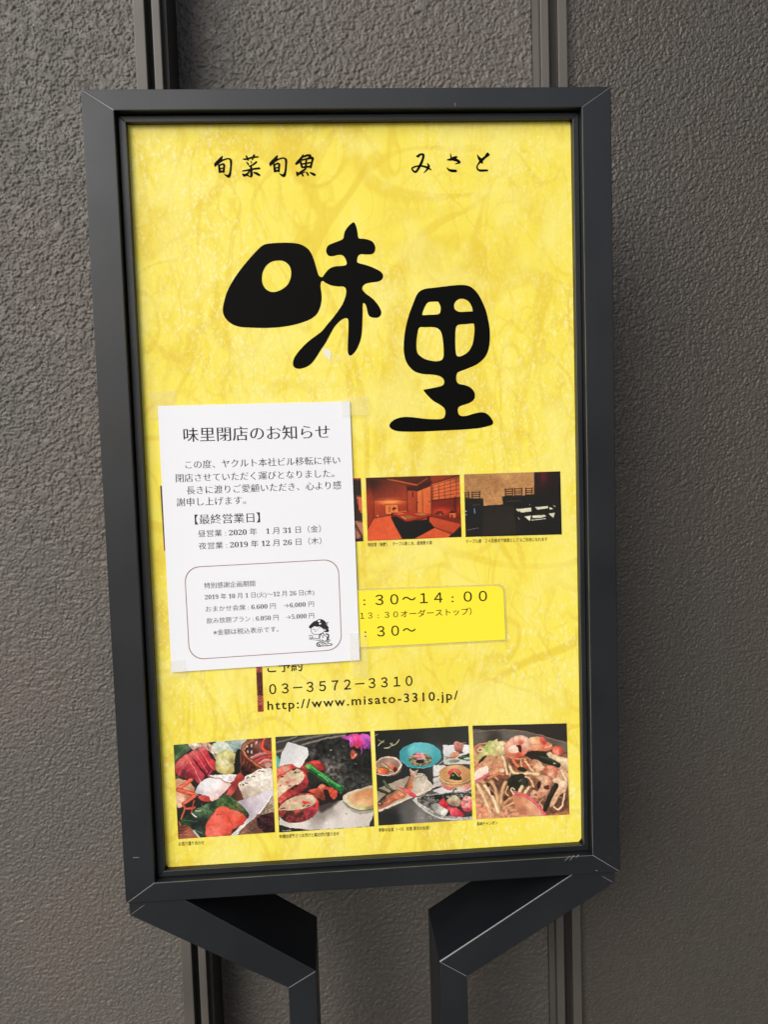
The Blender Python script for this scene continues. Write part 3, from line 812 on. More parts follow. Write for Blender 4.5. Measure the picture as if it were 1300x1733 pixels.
L([(950,290),(1080,230),(1225,205)], 46, (196,110,104), hi=(226,170,160)); L([(985,325),(1100,275),(1235,245)], 34, (206,58,58)); L([(1050,360),(1150,300),(1235,305)], 34, (216,120,112), hi=(236,180,170)); L([(1140,45),(1115,160),(1230,215)], 32, (232,76,56)); E(1185,360,42,32,(190,150,134),-20)
S([(860,170),(890,260),(980,345),(1085,415),(1000,475),(880,485),(850,400)], [(880,300,(96,42,30)),(960,400,(64,28,24)),(900,450,(44,22,20)),(1040,420,(90,40,30))], tex=.5)
for i_ in range(10): L([(875+i_*17,270+i_*17),(868+i_*18,330+i_*13)], 7, (160,88,58) if i_ % 2 else (44,20,18), .8)
L([(1010,62),(910,105),(876,180),(925,265),(1030,345),(1135,412)], 46, (132,62,38))
for i_ in range(20):
    t_ = i_/19; x_ = np.interp(t_,[0,.22,.42,.62,.82,1],[1005,912,878,925,1030,1130]); y_ = np.interp(t_,[0,.22,.42,.62,.82,1],[62,106,180,265,345,408]); L([(x_-14,y_-12),(x_+12,y_+10)], 9, (212,140,96), .85)
S([(50,555),(180,545),(262,600),(292,680),(230,780),(85,875)], [(100,620,(204,146,112)),(200,640,(216,164,124)),(110,800,(236,190,156)),(240,700,(190,120,86))])
L([(95,655),(170,600),(250,540)], 50, (236,92,64), hi=(250,140,110)); L([(100,665),(200,695),(300,715)], 52, (228,84,58), hi=(248,130,100)); L([(295,735),(230,780),(160,830)], 44, (236,98,70)); L([(150,835),(190,888),(292,875)], 30, (214,80,56)); L([(170,890),(128,1018)], 20, (206,90,62)); L([(290,790),(248,945)], 13, (190,76,54)); L([(375,830),(385,880)], 8, (160,60,44))
S([(465,492),(600,476),(805,480),(775,548),(700,575),(620,535),(520,508)], [(520,490,(214,210,210)),(640,490,(242,240,240)),(760,520,(226,214,212))])
S([(300,695),(350,590),(440,522),(560,512),(650,552),(725,592),(700,640),(620,722),(560,772),(500,792),(460,742),(380,722)], [(320,690,(190,186,192)),(370,600,(226,224,226)),(450,600,(240,238,242)),(560,600,(248,244,246)),(540,740,(236,218,218)),(680,610,(234,206,200)),(600,700,(226,190,190))], tex=.04, sh=.12)
L([(455,498),(530,520),(600,520),(690,578),(770,552)], 8, (176,80,70))
S([(770,548),(835,448),(898,520),(830,592),(775,690),(722,742),(618,755),(680,690),(722,610)], [(830,480,(206,72,62)),(850,540,(176,50,44)),(720,690,(214,84,80)),(790,600,(160,44,40)),(650,740,(196,60,56))], sh=.25)
S([(335,755),(400,725),(480,750),(480,800),(400,798)], [(380,760,(216,76,70)),(450,780,(180,50,48))]); S([(480,745),(545,740),(595,775),(560,795),(495,800)], (236,200,192)); L([(500,800),(590,770)], 6, (214,160,130)); L([(345,735),(300,720)], 6, (220,140,130))
for i_ in range(4): L([(800+i_*22,650),(805+i_*16,800)], 10, (120+i_*12,56,40), .8)
S([(825,605),(880,545),(930,495),(1040,430),(1140,400),(1245,430),(1265,700),(1265,960),(1100,985),(1060,900),(900,790),(860,700)], [(880,600,(214,196,180)),(1000,560,(232,224,210)),(1130,520,(238,232,220)),(1200,650,(226,214,200)),(900,740,(176,152,134)),(980,720,(206,190,170)),(1180,900,(146,124,100)),(1100,950,(120,96,76)),(1230,800,(190,172,150))], tex=.10)
for x_,y_,rx_,ry_ in ((865,600,36,34),(945,515,34,32),(1000,500,40,26),(1100,435,64,18),(900,580,60,14),(880,600,20,20)):
    L([(x_+rx_*math.cos(t_),y_+ry_*math.sin(t_)) for t_ in np.linspace(2.6,6.6,8)], 13, (240,234,222)); L([(x_+rx_*.5*math.cos(t_),y_+4+ry_*.35*math.sin(t_)) for t_ in np.linspace(2.8,6.4,6)], 9, (70,44,34))
for i_ in range(14): L([(872+i_*7,640+i_*2),(885+i_*10,720),(900+i_*13,775-i_*4)], 4, (236,224,208) if i_ % 2 else (160,136,118), .7)
for i_ in range(30):
    x_ = 1070+(i_*67)%180; y_ = 815+(i_*41)%150; L([(x_+26*math.cos(t_),y_+16*math.sin(t_)) for t_ in np.linspace(i_,i_+3,5)], 6, (216,198,172) if i_ % 2 else (96,70,54), .8)
S([(800,812),(1000,742),(1245,655),(1205,775),(1060,945),(900,1135),(765,1228),(735,1205),(900,1045),(955,965),(900,890)], [(860,840,(176,160,172)),(1000,800,(204,192,204)),(1120,740,(222,214,224)),(950,940,(176,164,178)),(1040,900,(206,198,208)),(880,1130,(230,228,226))], tex=.04)
L([(1215,735),(1130,870),(1030,990),(880,1140),(765,1212)], 24, (232,230,228)); L([(1235,735),(1060,985),(920,1130)], 7, (96,80,74), .8)
S([(85,1100),(240,1108),(335,1240),(90,1270)], [(120,1140,(120,58,44)),(220,1200,(170,92,70))]); [L([(95,1130+i_*34),(200,1105+i_*40)], 7, (50,22,18)) for i_ in range(4)]; [L([(110,1215+i_*16),(260,1130+i_*36)], 5, (206,130,100), .7) for i_ in range(3)]
S([(830,1200),(1010,1010),(1080,955),(1275,1100),(1275,1190)], [(900,1150,(140,96,76)),(1000,1100,(96,62,48)),(1060,1000,(130,84,66))]); [L([(880+i_*40,1150-i_*36),(960+i_*38,1190-i_*26)], 6, (44,26,22)) for i_ in range(5)]; [L([(860,1195-i_*2),(1000+i_*20,1045+i_*30)], 5, (190,140,112), .6) for i_ in range(3)]
S([(1035,1020),(1150,950),(1265,945),(1275,1170),(1120,1165)], [(1100,1040,(36,20,24)),(1200,1000,(54,24,32)),(1200,1120,(40,20,24))], tex=.5)
for i_ in range(12): L([(1060+(i_*43)%180,985+(i_*29)%150),(1085+(i_*43)%180,1000+(i_*29)%150)], 6, (190,60,72) if i_ % 2 else (120,70,70), .8)
S([(98,1080),(170,990),(250,950),(300,900),(400,850),(500,800),(590,768),(600,750),(680,715),(760,770),(850,840),(930,930),(940,1010),(860,1000),(760,900),(640,870),(560,920),(460,1020),(430,1100),(435,1210),(330,1235),(280,1160),(220,1100)], [(150,1050,(36,76,44)),(230,1000,(30,50,34)),(350,900,(70,108,66)),(420,880,(96,130,88)),(300,1080,(28,34,32)),(400,1050,(30,38,34)),(500,850,(36,58,38)),(620,790,(80,112,60)),(700,780,(44,76,38)),(820,860,(84,100,52)),(900,960,(52,66,34)),(380,1170,(46,62,48))], tex=.25)
for a_ in (((330,890),(400,900),(500,940)),((400,855),(470,900),(520,960)),((620,760),(680,820),(760,860)),((700,735),(780,820),(880,920)),((740,760),(850,860),(920,960)),((160,1030),(240,1040),(320,1050)),((590,790),(560,830),(600,860))): L(a_, 6, (120,150,96), .7)
for a_ in (((430,880),(440,950)),((660,740),(650,800)),((780,800),(800,880))): L(a_, 9, (24,40,26), .7)
L([(262,948),(285,975),(318,992)], 18, (222,224,212)); L([(310,915),(366,918)], 9, (226,226,216)); L([(278,1160),(310,1195),(345,1240)], 28, (196,200,182)); L([(300,1150),(380,1190)], 10, (150,160,140), .6); L([(105,1050),(120,1085)], 14, (214,84,60))
S([(428,1235),(440,1060),(500,972),(560,890),(640,862),(730,890),(820,920),(918,995),(870,1080),(750,1142),(722,1205),(560,1225)], [(460,1060,(232,84,66)),(560,1010,(244,106,90)),(600,1100,(242,102,86)),(640,890,(240,94,70)),(800,950,(246,110,88)),(760,1020,(240,92,70)),(860,1040,(220,62,46)),(540,1180,(246,116,98)),(700,1180,(226,74,58)),(700,1000,(226,74,56))], tex=.08, sh=.22)
L([(550,965),(640,955),(700,1000),(745,1080),(742,1140)], 9, (190,44,34), .8); L([(590,915),(660,940),(730,930)], 7, (206,56,42), .7); L([(440,1130),(500,1150)], 7, (206,60,48), .6); c.dots(800,960,90,50,50,6,[(252,140,116),(206,56,40)],3,.5); c.dots(560,1060,100,110,40,7,[(252,132,112),(226,74,58)],4,.4)
photo([(293.3,1260.7),(458.7,1248.2),(465.2,1408.5),(301.3,1420.1)], c.done(), 'square photo of red sashimi slices, white noodles and green leaves')

# ---- fried fish cakes
c = Plate([(30,110),(1210,38),(1252,1215),(75,1285)], 160, 156, [(600,600,(30,31,29)),(1000,500,(24,25,24)),(200,300,(60,58,54)),(1100,800,(30,30,28)),(500,150,(52,50,47))])
S, E, L = c.S, c.E, c.L
for i_,(a_,w_,k_) in enumerate(((((35,185),(150,150),(300,100)),16,(130,122,112)),(((30,240),(200,180),(420,110),(600,80)),14,(60,58,54)),(((40,300),(100,280),(140,260)),30,(140,130,118)),(((250,170),(450,120),(700,75),(900,60)),30,(122,114,104)),(((360,210),(560,150),(760,110),(900,95)),26,(140,130,118)),(((380,170),(520,130),(800,75)),8,(40,38,36)),(((330,120),(480,90)),12,(90,86,80)))): L(a_, w_, k_, .85)
S([(545,200),(600,150),(740,125),(860,150),(960,200),(1230,240),(1240,720),(1000,740),(880,820),(600,700),(440,600),(430,250)], [(600,260,(24,25,24)),(740,200,(34,35,33)),(900,300,(30,32,29)),(740,440,(86,82,78)),(700,470,(104,98,92)),(560,480,(22,22,21)),(1100,450,(26,27,25)),(1080,690,(52,54,50)),(500,300,(56,56,53))], tex=.5)
c.dots(880,320,90,120,60,11,[(96,98,90),(16,17,16),(60,62,58)],1,.7); c.dots(1080,640,110,60,40,10,[(90,92,84),(16,17,16)],2,.6); c.dots(500,300,50,50,24,9,[(110,106,98),(24,24,22)],3,.6); c.dots(1150,480,80,160,30,8,[(60,64,58),(14,15,14)],5,.6); E(715,272,12,7,(170,165,158),-40); E(1030,437,16,5,(130,130,124))
c.S([(85,420),(110,300),(185,168),(425,240),(443,325),(345,492),(300,480),(230,442),(130,455),(60,495)], [(190,190,(206,206,210)),(400,260,(222,222,225)),(200,400,(214,214,216)),(330,450,(232,232,232))], tex=.015, straight=True); S([(38,350),(75,360),(84,430),(60,490),(42,495)], (78,176,166))
c.S([(75,1190),(80,1000),(560,960),(870,880),(1245,960),(1245,1060),(1185,1218),(480,1258),(200,1225)], [(150,1180,(206,198,192)),(300,1195,(226,218,212)),(600,1080,(150,138,130)),(700,980,(150,140,132)),(800,950,(206,196,188)),(900,1100,(220,212,206)),(1150,1080,(206,198,190)),(700,1180,(222,216,210))], tex=.02, straight=True)
S([(555,860),(780,870),(820,900),(700,990),(600,1040),(560,1000)], (40,30,28), a=.75, soft=3)
S([(835,118),(960,85),(1020,68),(1070,78),(1140,70),(1210,110),(1212,230),(1140,258),(1112,230),(1100,340),(1085,240),(1040,205),(960,225),(945,150)], [(880,112,(150,56,140)),(960,130,(196,70,170)),(1030,110,(232,60,130)),(1060,180,(206,40,100)),(1150,110,(196,86,196)),(1170,180,(176,66,180)),(1190,230,(140,44,146)),(1100,300,(150,56,150))], tex=.2)
for a_ in (((1000,75),(1030,150),(1050,220)),((1090,90),(1120,160)),((950,190),(990,130)),((1140,250),(1190,190))): L(a_, 7, (236,130,206), .7)
L([(960,120),(960,215)], 8, (226,110,200)); S([(1015,190),(1060,205),(1065,245),(1025,240)], (214,60,66)); S([(958,290),(985,265),(1030,290),(1040,330),(980,382)], [(980,300,(130,56,40)),(1010,330,(214,120,100)),(985,360,(190,80,60))], tex=.4)
S([(345,485),(420,420),(500,400),(580,405),(640,460),(648,510),(560,530),(430,560)], [(420,440,(196,56,54)),(520,420,(226,70,68)),(620,480,(150,36,38)),(500,500,(120,34,30))], tex=.2, sh=.2)
S([(48,520),(130,455),(230,443),(295,480),(370,520),(432,600),(432,700),(370,770),(240,840),(60,910)], [(90,520,(214,110,92)),(170,470,(226,130,106)),(250,470,(206,60,56)),(400,570,(214,74,70)),(420,660,(180,46,48)),(370,730,(130,34,40)),(240,800,(176,52,48)),(110,870,(214,84,70))], tex=.22, sh=.2)
L([(60,600),(130,560),(220,520)], 14, (206,60,52)); E(160,500,40,26,(226,160,134),-20)
S([(52,690),(110,600),(180,540),(280,502),(360,532),(388,590),(345,668),(240,722),(140,790),(56,855)], [(120,640,(206,178,142)),(250,550,(200,176,140)),(330,580,(226,200,168)),(250,640,(222,190,160)),(140,730,(228,204,174)),(80,800,(222,200,170)),(190,660,(214,150,130))], tex=.10)
for x_,y_,w_,h_,k_ in ((262,508,26,12,(40,50,34)),(275,548,22,14,(70,90,60)),(318,545,18,8,(90,110,80)),(205,708,16,8,(60,70,50)),(112,600,22,10,(70,44,34)),(178,667,20,14,(206,84,76)),(92,706,18,10,(226,84,70)),(285,715,26,20,(54,36,32)),(245,745,26,14,(60,38,34)),(240,650,40,14,(222,150,134))): E(x_,y_,w_,h_,k_,-25)
S([(68,950),(150,880),(300,810),(430,800),(520,830),(562,920),(552,1020),(480,1100),(380,1150),(220,1168),(110,1122),(68,1040)], [(530,860,(222,90,76)),(550,960,(196,54,52)),(300,1030,(214,80,64)),(120,1040,(160,50,48)),(150,1085,(44,30,30)),(230,1110,(150,44,48)),(330,1060,(48,30,30)),(420,1090,(170,48,56)),(500,1040,(150,40,60)),(240,1060,(60,34,34))], tex=.30, sh=.25)
S([(74,1000),(110,930),(200,870),(330,830),(450,820),(522,868),(512,930),(430,978),(280,1008),(140,1012)], [(120,960,(206,170,140)),(220,900,(222,190,160)),(350,860,(216,178,150)),(470,850,(226,204,176)),(250,970,(206,184,146)),(450,940,(190,160,130))], tex=.08)
S([(358,895),(410,898),(465,932),(370,932)], (226,64,46)); 
for x_,y_,w_,h_,k_ in ((378,952,22,9,(70,80,56)),(436,958,24,9,(84,84,60)),(125,990,34,9,(70,80,50)),(270,890,30,12,(222,150,130)),(205,895,16,7,(110,110,80)),(480,870,14,8,(240,224,200))): E(x_,y_,w_,h_,k_,-12)
c.dots(300,1090,200,50,50,9,[(40,26,26),(206,70,60),(90,40,40)],7,.6); c.dots(390,700,50,80,20,9,[(60,30,30),(206,80,70)],8,.5)
S([(430,540),(560,560),(720,690),(700,720),(560,720),(450,680)], [(500,620,(40,42,34)),(620,680,(28,28,24))])
L([(435,475),(560,560),(700,665),(835,745)], 78, (34,116,54)); L([(470,470),(600,560),(760,680),(862,722)], 24, (70,176,84)); L([(450,510),(600,610),(780,740)], 14, (16,66,36)); L([(560,570),(640,620),(680,660)], 12, (110,206,110)); E(445,472,44,32,[(430,460,(110,190,90)),(470,480,(60,150,60))]); E(845,735,22,26,(30,90,44)); c.dots(640,610,110,50,30,6,[(140,220,130),(20,80,40)],9,.7)
S([(438,765),(540,740),(600,688),(700,730),(790,770),(785,850),(750,878),(700,835),(640,895),(560,860),(500,810)], [(600,705,(236,150,120)),(540,770,(206,76,50)),(660,750,(196,60,40)),(750,780,(222,70,46)),(620,860,(110,44,36)),(480,780,(214,84,60)),(590,820,(150,56,42))], tex=.25, sh=.2)
S([(620,765),(680,760),(705,840),(720,880),(650,880),(640,820)], (40,26,22)); L([(700,770),(745,800),(750,860)], 16, (236,96,64))
L([(880,905),(1000,1020),(1120,1040),(1245,1010)], 40, (120,108,98), .5)
S([(863,850),(960,780),(1100,740),(1250,718),(1250,992),(1100,1012),(980,982),(900,920)], [(880,850,(226,214,184)),(960,800,(206,190,160)),(1200,740,(190,176,150)),(950,950,(214,206,160)),(1100,1000,(206,196,136)),(1220,980,(150,140,90))], tex=.06); L([(900,930),(990,1000),(1110,1018),(1240,995)], 10, (84,84,54))
S([(920,860),(1020,792),(1250,745),(1250,925),(1150,962),(1020,952)], [(960,860,(226,176,130)),(1050,830,(214,148,96)),(1180,800,(206,138,84)),(1100,930,(232,190,134)),(1220,900,(222,160,106))], tex=.05)
c.S([(70,1215),(200,1228),(480,1262),(75,1295)], (38,36,34), straight=True); L([(120,1270),(220,1255)], 8, (170,166,160)); c.S([(1185,1218),(1250,1060),(1262,1220)], (50,46,44), straight=True); E(905,1060,10,6,(150,140,130))
photo([(465.8,1247.1),(626.6,1237.4),(633.7,1398.5),(472.1,1408.7)], c.done(), 'square photo of browned fish cakes with a green pepper and citrus wedge')

# ---- seasonal course on a dark table
c = Plate([(30,105),(1205,45),(1252,1222),(78,1292)], 160, 156, [(100,200,(32,34,31)),(900,130,(44,46,44)),(500,300,(36,38,36)),(500,700,(36,38,38)),(200,760,(34,36,34)),(250,1200,(34,36,36)),(450,1150,(90,88,85)),(620,1180,(132,128,124)),(700,1150,(110,106,102)),(850,450,(70,70,68))])
S, E, L = c.S, c.E, c.L
for a_,w_ in ((((78,215),(110,235),(145,252)),6),(((78,292),(110,250),(150,225)),7),(((155,318),(200,312),(250,292),(300,262),(338,212)),8),(((40,165),(75,150)),6),(((225,262),(250,285)),9),(((245,255),(262,280)),6)): L(a_, w_, (206,206,150))
for x_ in (160,178,196,215): E(x_,320,6,5,(214,210,170))
E(205,560,166,112,[(100,640,(150,110,92)),(300,600,(120,90,76))]); E(205,530,166,108,[(100,450,(206,186,166)),(300,440,(222,206,186)),(200,630,(190,170,150))]); E(196,534,150,96,[(120,480,(150,112,96)),(240,470,(176,134,116)),(200,520,(196,156,136)),(280,540,(150,108,92))], tex=.06)
E(140,602,80,46,[(100,590,(236,130,76)),(160,610,(222,96,50)),(190,630,(170,60,36))]); E(238,572,40,40,[(230,560,(232,120,80)),(250,590,(190,70,44))]); E(290,592,26,34,(96,30,30)); L([(90,556),(160,562),(235,612)], 13, (84,94,48)); L([(125,512),(190,560),(240,602)], 22, (196,160,116), hi=(226,200,160)); L([(170,520),(215,580)], 10, (100,110,60)); L([(62,636),(150,662),(290,630),(362,556)], 9, (232,224,210)); E(80,610,20,14,(240,150,100))
E(600,412,262,162,[(400,300,(58,146,156)),(600,262,(96,190,198)),(820,360,(70,170,180)),(380,450,(56,150,160)),(600,560,(44,140,150)),(800,500,(60,156,166)),(520,350,(104,198,206)),(700,340,(96,188,196))], tex=.03); L([(362,480),(450,548),(600,572),(740,545)], 7, (130,214,220), .7)
E(600,462,146,84,[(500,470,(130,120,84)),(600,400,(176,150,130)),(700,470,(120,104,76))], tex=.5); c.dots(600,465,140,76,150,8,[(226,214,180),(44,42,34),(150,134,96),(80,74,52)],11,.85)
E(592,424,66,38,[(570,410,(222,110,130)),(620,430,(206,160,150))], tex=.3); c.dots(595,425,60,34,30,8,[(236,190,190),(196,80,100)],12); E(598,488,50,24,(34,38,30)); E(470,470,20,26,(70,110,70))
c.S([(882,285),(1215,282),(1230,525),(900,525)], [(900,300,(222,222,226)),(1200,300,(236,236,238)),(950,500,(196,196,196)),(1200,480,(206,206,204))], straight=True, tex=.02)
for a_,w_,k_ in ((((905,425),(960,440),(1000,452)),14,(130,150,96)),(((920,455),(980,440)),10,(90,120,66)),(((1100,450),(1150,425),(1225,405)),40,(44,72,40)),(((1110,425),(1225,440)),12,(96,130,80)),(((1090,440),(1160,470),(1225,470)),18,(60,90,50))): L(a_, w_, k_)
E(1030,408,62,40,[(990,390,(226,190,150)),(1060,400,(206,140,110)),(1010,440,(190,100,76))], rot=-8); E(1085,312,60,64,[(1060,270,(214,140,120)),(1110,300,(190,120,106)),(1080,350,(140,78,70)),(1040,310,(176,96,84))]); E(1055,268,34,32,[(1045,255,(226,160,140)),(1070,280,(190,110,96))]); L([(1120,268),(1172,258)], 8, (206,190,140)); E(1110,378,28,20,(110,60,54))
c.S([(762,530),(900,540),(1000,600),(1250,700),(1250,840),(1100,880),(850,892),(762,862)], [(780,560,(222,218,216)),(800,800,(196,192,190)),(900,860,(222,220,218)),(1200,800,(214,206,204))], straight=True, tex=.03)
L([(765,690),(860,662)], 14, (56,50,48)); L([(765,762),(850,735)], 8, (150,140,136)); L([(765,835),(890,790)], 20, (44,40,40)); S([(835,780),(960,760),(1250,770),(1160,860),(1060,830),(980,850),(900,830)], [(880,790,(222,150,140)),(950,820,(206,96,90)),(1100,840,(226,190,180)),(1200,800,(214,120,110))], a=.9)
E(1040,712,205,96,[(900,720,(170,120,70)),(1050,790,(206,140,80)),(1200,720,(150,104,60))]); E(1040,642,202,108,[(880,600,(196,140,84)),(1000,560,(226,176,120)),(1180,600,(206,150,96)),(900,700,(206,150,90)),(1050,730,(226,176,116)),(1200,690,(190,134,80))], tex=.05); L([(842,690),(920,750),(1040,765),(1160,748),(1230,700)], 7, (232,206,160)); L([(850,720),(930,785),(1050,800),(1180,775)], 6, (226,196,146), .8)
E(1032,632,84,56,[(980,640,(206,70,74)),(1060,600,(226,110,96)),(1100,650,(196,70,66))], tex=.15); S([(958,702),(1020,618),(1072,640),(1118,712),(1040,722)], [(1000,680,(30,40,26)),(1080,690,(44,60,34))], tex=.4); L([(1022,618),(1060,650),(1085,680)], 16, (190,176,96)); E(1010,660,12,10,(120,160,110))
L([(905,480),(830,520),(812,590),(850,700),(950,770)], 7, (226,222,200), .85); L([(900,480),(1000,458),(1120,465),(1200,490)], 7, (196,196,176), .85); E(1025,485,70,22,[(1000,480,(130,126,90)),(1050,490,(96,90,60))], a=.7); L([(910,520),(1020,535),(1140,525)], 6, (150,140,100), .8)
c.S([(58,832),(200,770),(470,668),(620,645),(690,720),(765,802),(650,900),(520,932),(300,1032),(78,1122),(66,1000)], [(100,850,(150,134,114)),(300,760,(176,158,138)),(450,700,(160,140,120)),(600,700,(196,184,162)),(620,800,(222,214,198)),(700,800,(206,192,170)),(560,890,(196,182,158)),(300,1000,(190,172,150)),(120,1080,(214,196,174))], straight=True, tex=.06)
L([(560,640),(640,648),(700,735),(768,802)], 9, (226,214,194)); L([(78,1105),(300,1015),(540,912),(700,850),(765,805)], 15, (232,218,198)); L([(85,1125),(310,1040),(530,940)], 10, (76,64,56), .8); c.dots(600,690,90,30,30,8,[(110,96,80),(226,214,194)],13,.6)
S([(66,1005),(130,930),(200,880),(290,848),(370,850),(425,900),(400,940),(300,980),(180,1050),(78,1082)], [(90,1020,(64,54,44)),(140,940,(60,54,44)),(230,880,(96,80,60)),(300,890,(214,150,106)),(220,940,(196,116,84)),(350,890,(222,150,100)),(300,950,(190,84,58)),(180,1010,(206,110,76)),(110,1060,(206,110,80)),(400,910,(206,120,80))], tex=.22, sh=.2)
L([(72,1010),(130,935),(210,880),(290,848)], 13, (36,34,28)); L([(180,960),(260,930),(340,905)], 12, (226,96,66), .8); L([(150,1010),(240,965),(330,940)], 9, (236,160,110), .7); E(92,1012,12,9,(190,180,150)); L([(80,1030),(110,1050)], 6, (40,34,28))
S([(398,822),(450,720),(482,660),(470,575),(500,600),(530,612),(572,590),(545,650),(505,740),(500,830),(470,860),(430,850)], [(420,800,(96,74,56)),(455,760,(150,90,60)),(490,790,(226,120,72)),(480,700,(196,130,96)),(500,620,(214,184,164)),(550,610,(190,150,130)),(470,840,(222,110,66))], tex=.15); L([(410,800),(450,730),(480,670)], 9, (44,38,30))
S([(290,798),(350,812),(430,830),(490,870),(555,922),(500,934),(430,892),(370,840)], [(330,812,(196,70,70)),(430,855,(236,100,98)),(520,915,(222,66,78))], tex=.1)
L([(148,735),(190,800),(245,850)], 46, (56,76,48), w1=30, hi=(120,140,96)); L([(62,838),(130,860),(190,885)], 34, (28,42,28), hi=(70,96,60))
S([(508,962),(620,922),(800,895),(1250,878),(1262,1215),(1000,1228),(800,1185),(600,1070)], [(560,960,(190,186,180)),(800,1180,(150,146,140)),(1200,1210,(176,172,166))], tex=.3)
S([(560,962),(760,908),(1250,892),(1260,1165),(1000,1175),(850,1145),(680,1066)], [(620,960,(60,58,54)),(800,930,(40,40,37)),(700,1030,(96,92,88)),(1100,920,(60,58,54)),(900,1100,(50,48,45)),(1200,1130,(44,42,40))], tex=.5)
c.dots(700,970,130,50,90,8,[(196,194,188),(26,26,24),(120,118,112)],14,.85); c.dots(1050,930,180,30,70,8,[(206,200,196),(26,26,24)],15,.8); c.dots(1100,1120,150,40,40,7,[(120,116,110),(24,24,22)],16,.7)
L([(512,966),(620,1072),(800,1182),(1000,1216),(1250,1204)], 24, (196,192,186)); c.dots(900,1195,350,20,50,8,[(110,106,100),(226,224,220)],17,.7)
S([(735,1042),(820,1018),(900,1060),(948,1110),(900,1168),(800,1132)], [(780,1050,(150,152,142)),(850,1080,(206,206,196)),(900,1130,(226,222,214))], tex=.12, sh=.2)
S([(828,1012),(890,948),(930,1000),(970,1062),(1080,1085),(1155,1172),(1000,1180),(962,1112),(880,1062)], [(870,980,(236,66,72)),(920,1040,(206,36,50)),(1040,1130,(226,70,84)),(1120,1150,(190,40,56)),(990,1120,(236,96,106))], tex=.15, sh=.25)
S([(928,992),(960,940),(1010,912),(1070,930),(1112,1000),(1065,1052),(985,1042)], [(970,960,(196,186,146)),(1040,940,(222,210,176)),(1000,1020,(150,104,90)),(1090,1010,(176,150,120))], tex=.12, sh=.25); [L([(1000+i_*16,925),(985+i_*24,1035)], 4, (150,120,96), .6) for i_ in range(5)]
E(1190,1020,76,102,[(1150,960,(226,170,150)),(1200,930,(236,200,180)),(1150,1050,(214,84,92)),(1230,1000,(226,110,112)),(1200,1080,(206,60,76))], tex=.2); c.dots(1190,1010,70,90,40,10,[(246,214,200),(206,70,84)],18,.7); E(1195,1035,34,24,[(1190,1030,(248,220,214)),(1210,1045,(226,110,120))])
L([(990,886),(1010,860),(1045,828)], 14, (50,96,52)); L([(1010,850),(1060,840)], 9, (70,120,66))
photo([(633.8,1236.9),(792.8,1228.3),(800,1387.2),(640.8,1397.2)], c.done(), 'square photo of a seasonal course with a blue dish on a dark table')

# ---- noodles with shrimp
c = Plate([(30,75),(1222,45),(1250,1205),(75,1260)], 160, 156, (36,33,31))
S, E, L = c.S, c.E, c.L
S([(0,165),(200,132),(500,128),(800,170),(1100,252),(1280,320),(1280,640),(0,640)], [(100,220,(84,78,74)),(500,180,(90,84,80)),(900,240,(82,74,70)),(1180,360,(96,86,80)),(300,260,(50,46,42)),(1100,400,(60,54,50))], tex=.04); L([(20,165),(250,130),(560,130),(850,185),(1230,305)], 6, (156,112,102))
S([(30,430),(200,320),(450,262),(900,300),(1150,400),(1260,470),(1270,1230),(40,1290)], [(150,560,(196,126,94)),(330,560,(206,140,104)),(560,540,(110,60,46)),(620,600,(150,76,54)),(850,600,(196,130,96)),(560,760,(44,38,30)),(900,860,(96,52,40)),(1150,700,(206,156,124)),(350,780,(96,54,40)),(250,1000,(190,130,96)),(450,950,(110,66,48)),(700,1100,(200,126,92)),(1100,1150,(110,64,48)),(150,1200,(214,130,100)),(1100,1000,(60,38,30)),(980,480,(60,44,36)),(400,1150,(196,130,98)),(1000,700,(150,84,62))], tex=.3)
rr = np.random.default_rng(8)
for i_ in range(60):
    x_ = rr.uniform(60,1230); y_ = rr.uniform(480,1180); a_ = rr.uniform(0,3.14); l_ = rr.uniform(25,60)
    L([(x_,y_),(x_+l_*math.cos(a_)+8,y_+l_*math.sin(a_)*.6),(x_+2*l_*math.cos(a_),y_+2*l_*math.sin(a_))], rr.uniform(9,22), [(222,170,132),(150,84,58),(96,52,38),(206,140,104),(236,190,150)][i_ % 5], .75)
S([(40,465),(120,420),(160,350),(230,272),(290,262),(350,235),(352,270),(440,290),(448,420),(330,450),(200,452),(100,515)], [(80,470,(176,158,96)),(160,420,(206,198,124)),(210,345,(140,190,84)),(260,380,(206,206,130)),(300,290,(206,200,140)),(400,340,(232,222,176)),(380,430,(196,176,120)),(250,290,(176,180,110))], tex=.12, sh=.2); L([(290,270),(320,340),(300,430)], 8, (150,150,80), .6); L([(170,440),(240,400),(270,330)], 7, (236,230,170), .7)
L([(45,375),(110,312),(205,298)], 20, (206,116,84), hi=(236,170,130)); L([(125+30*math.cos(t_),378+26*math.sin(t_)) for t_ in np.linspace(0,6.3,10)], 13, (236,210,184)); E(125,380,14,12,(150,90,60)); L([(50,350),(70,330)], 14, (190,90,64))
S([(100,545),(150,480),(205,450),(190,500),(150,548)], (34,32,26)); 
S([(60,600),(150,520),(240,450),(300,470),(280,560),(180,620),(70,650)], [(120,570,(206,130,98)),(220,500,(196,136,100)),(200,580,(222,160,124))], tex=.15, sh=.25)
S([(240,690),(262,580),(330,488),(400,462),(432,560),(442,650),(330,705)], [(290,600,(196,124,88)),(370,520,(214,150,110)),(400,620,(190,116,84)),(330,660,(222,156,120))], tex=.15, sh=.3); L([(270,620),(320,560),(380,560)], 6, (150,84,58), .7); L([(340,500),(300,580)], 5, (232,176,140), .7)
L([(230,740),(300,710),(370,680),(480,720),(500,690)], 36, (206,100,66), hi=(236,160,120)); L([(395,455),(440,560),(468,690)], 40, (222,188,150), hi=(244,220,186)); E(400,640,34,26,(236,196,166)); E(450,720,40,26,(130,70,52)); L([(490,560),(510,640),(500,700)], 26, (190,170,130), hi=(226,214,176))
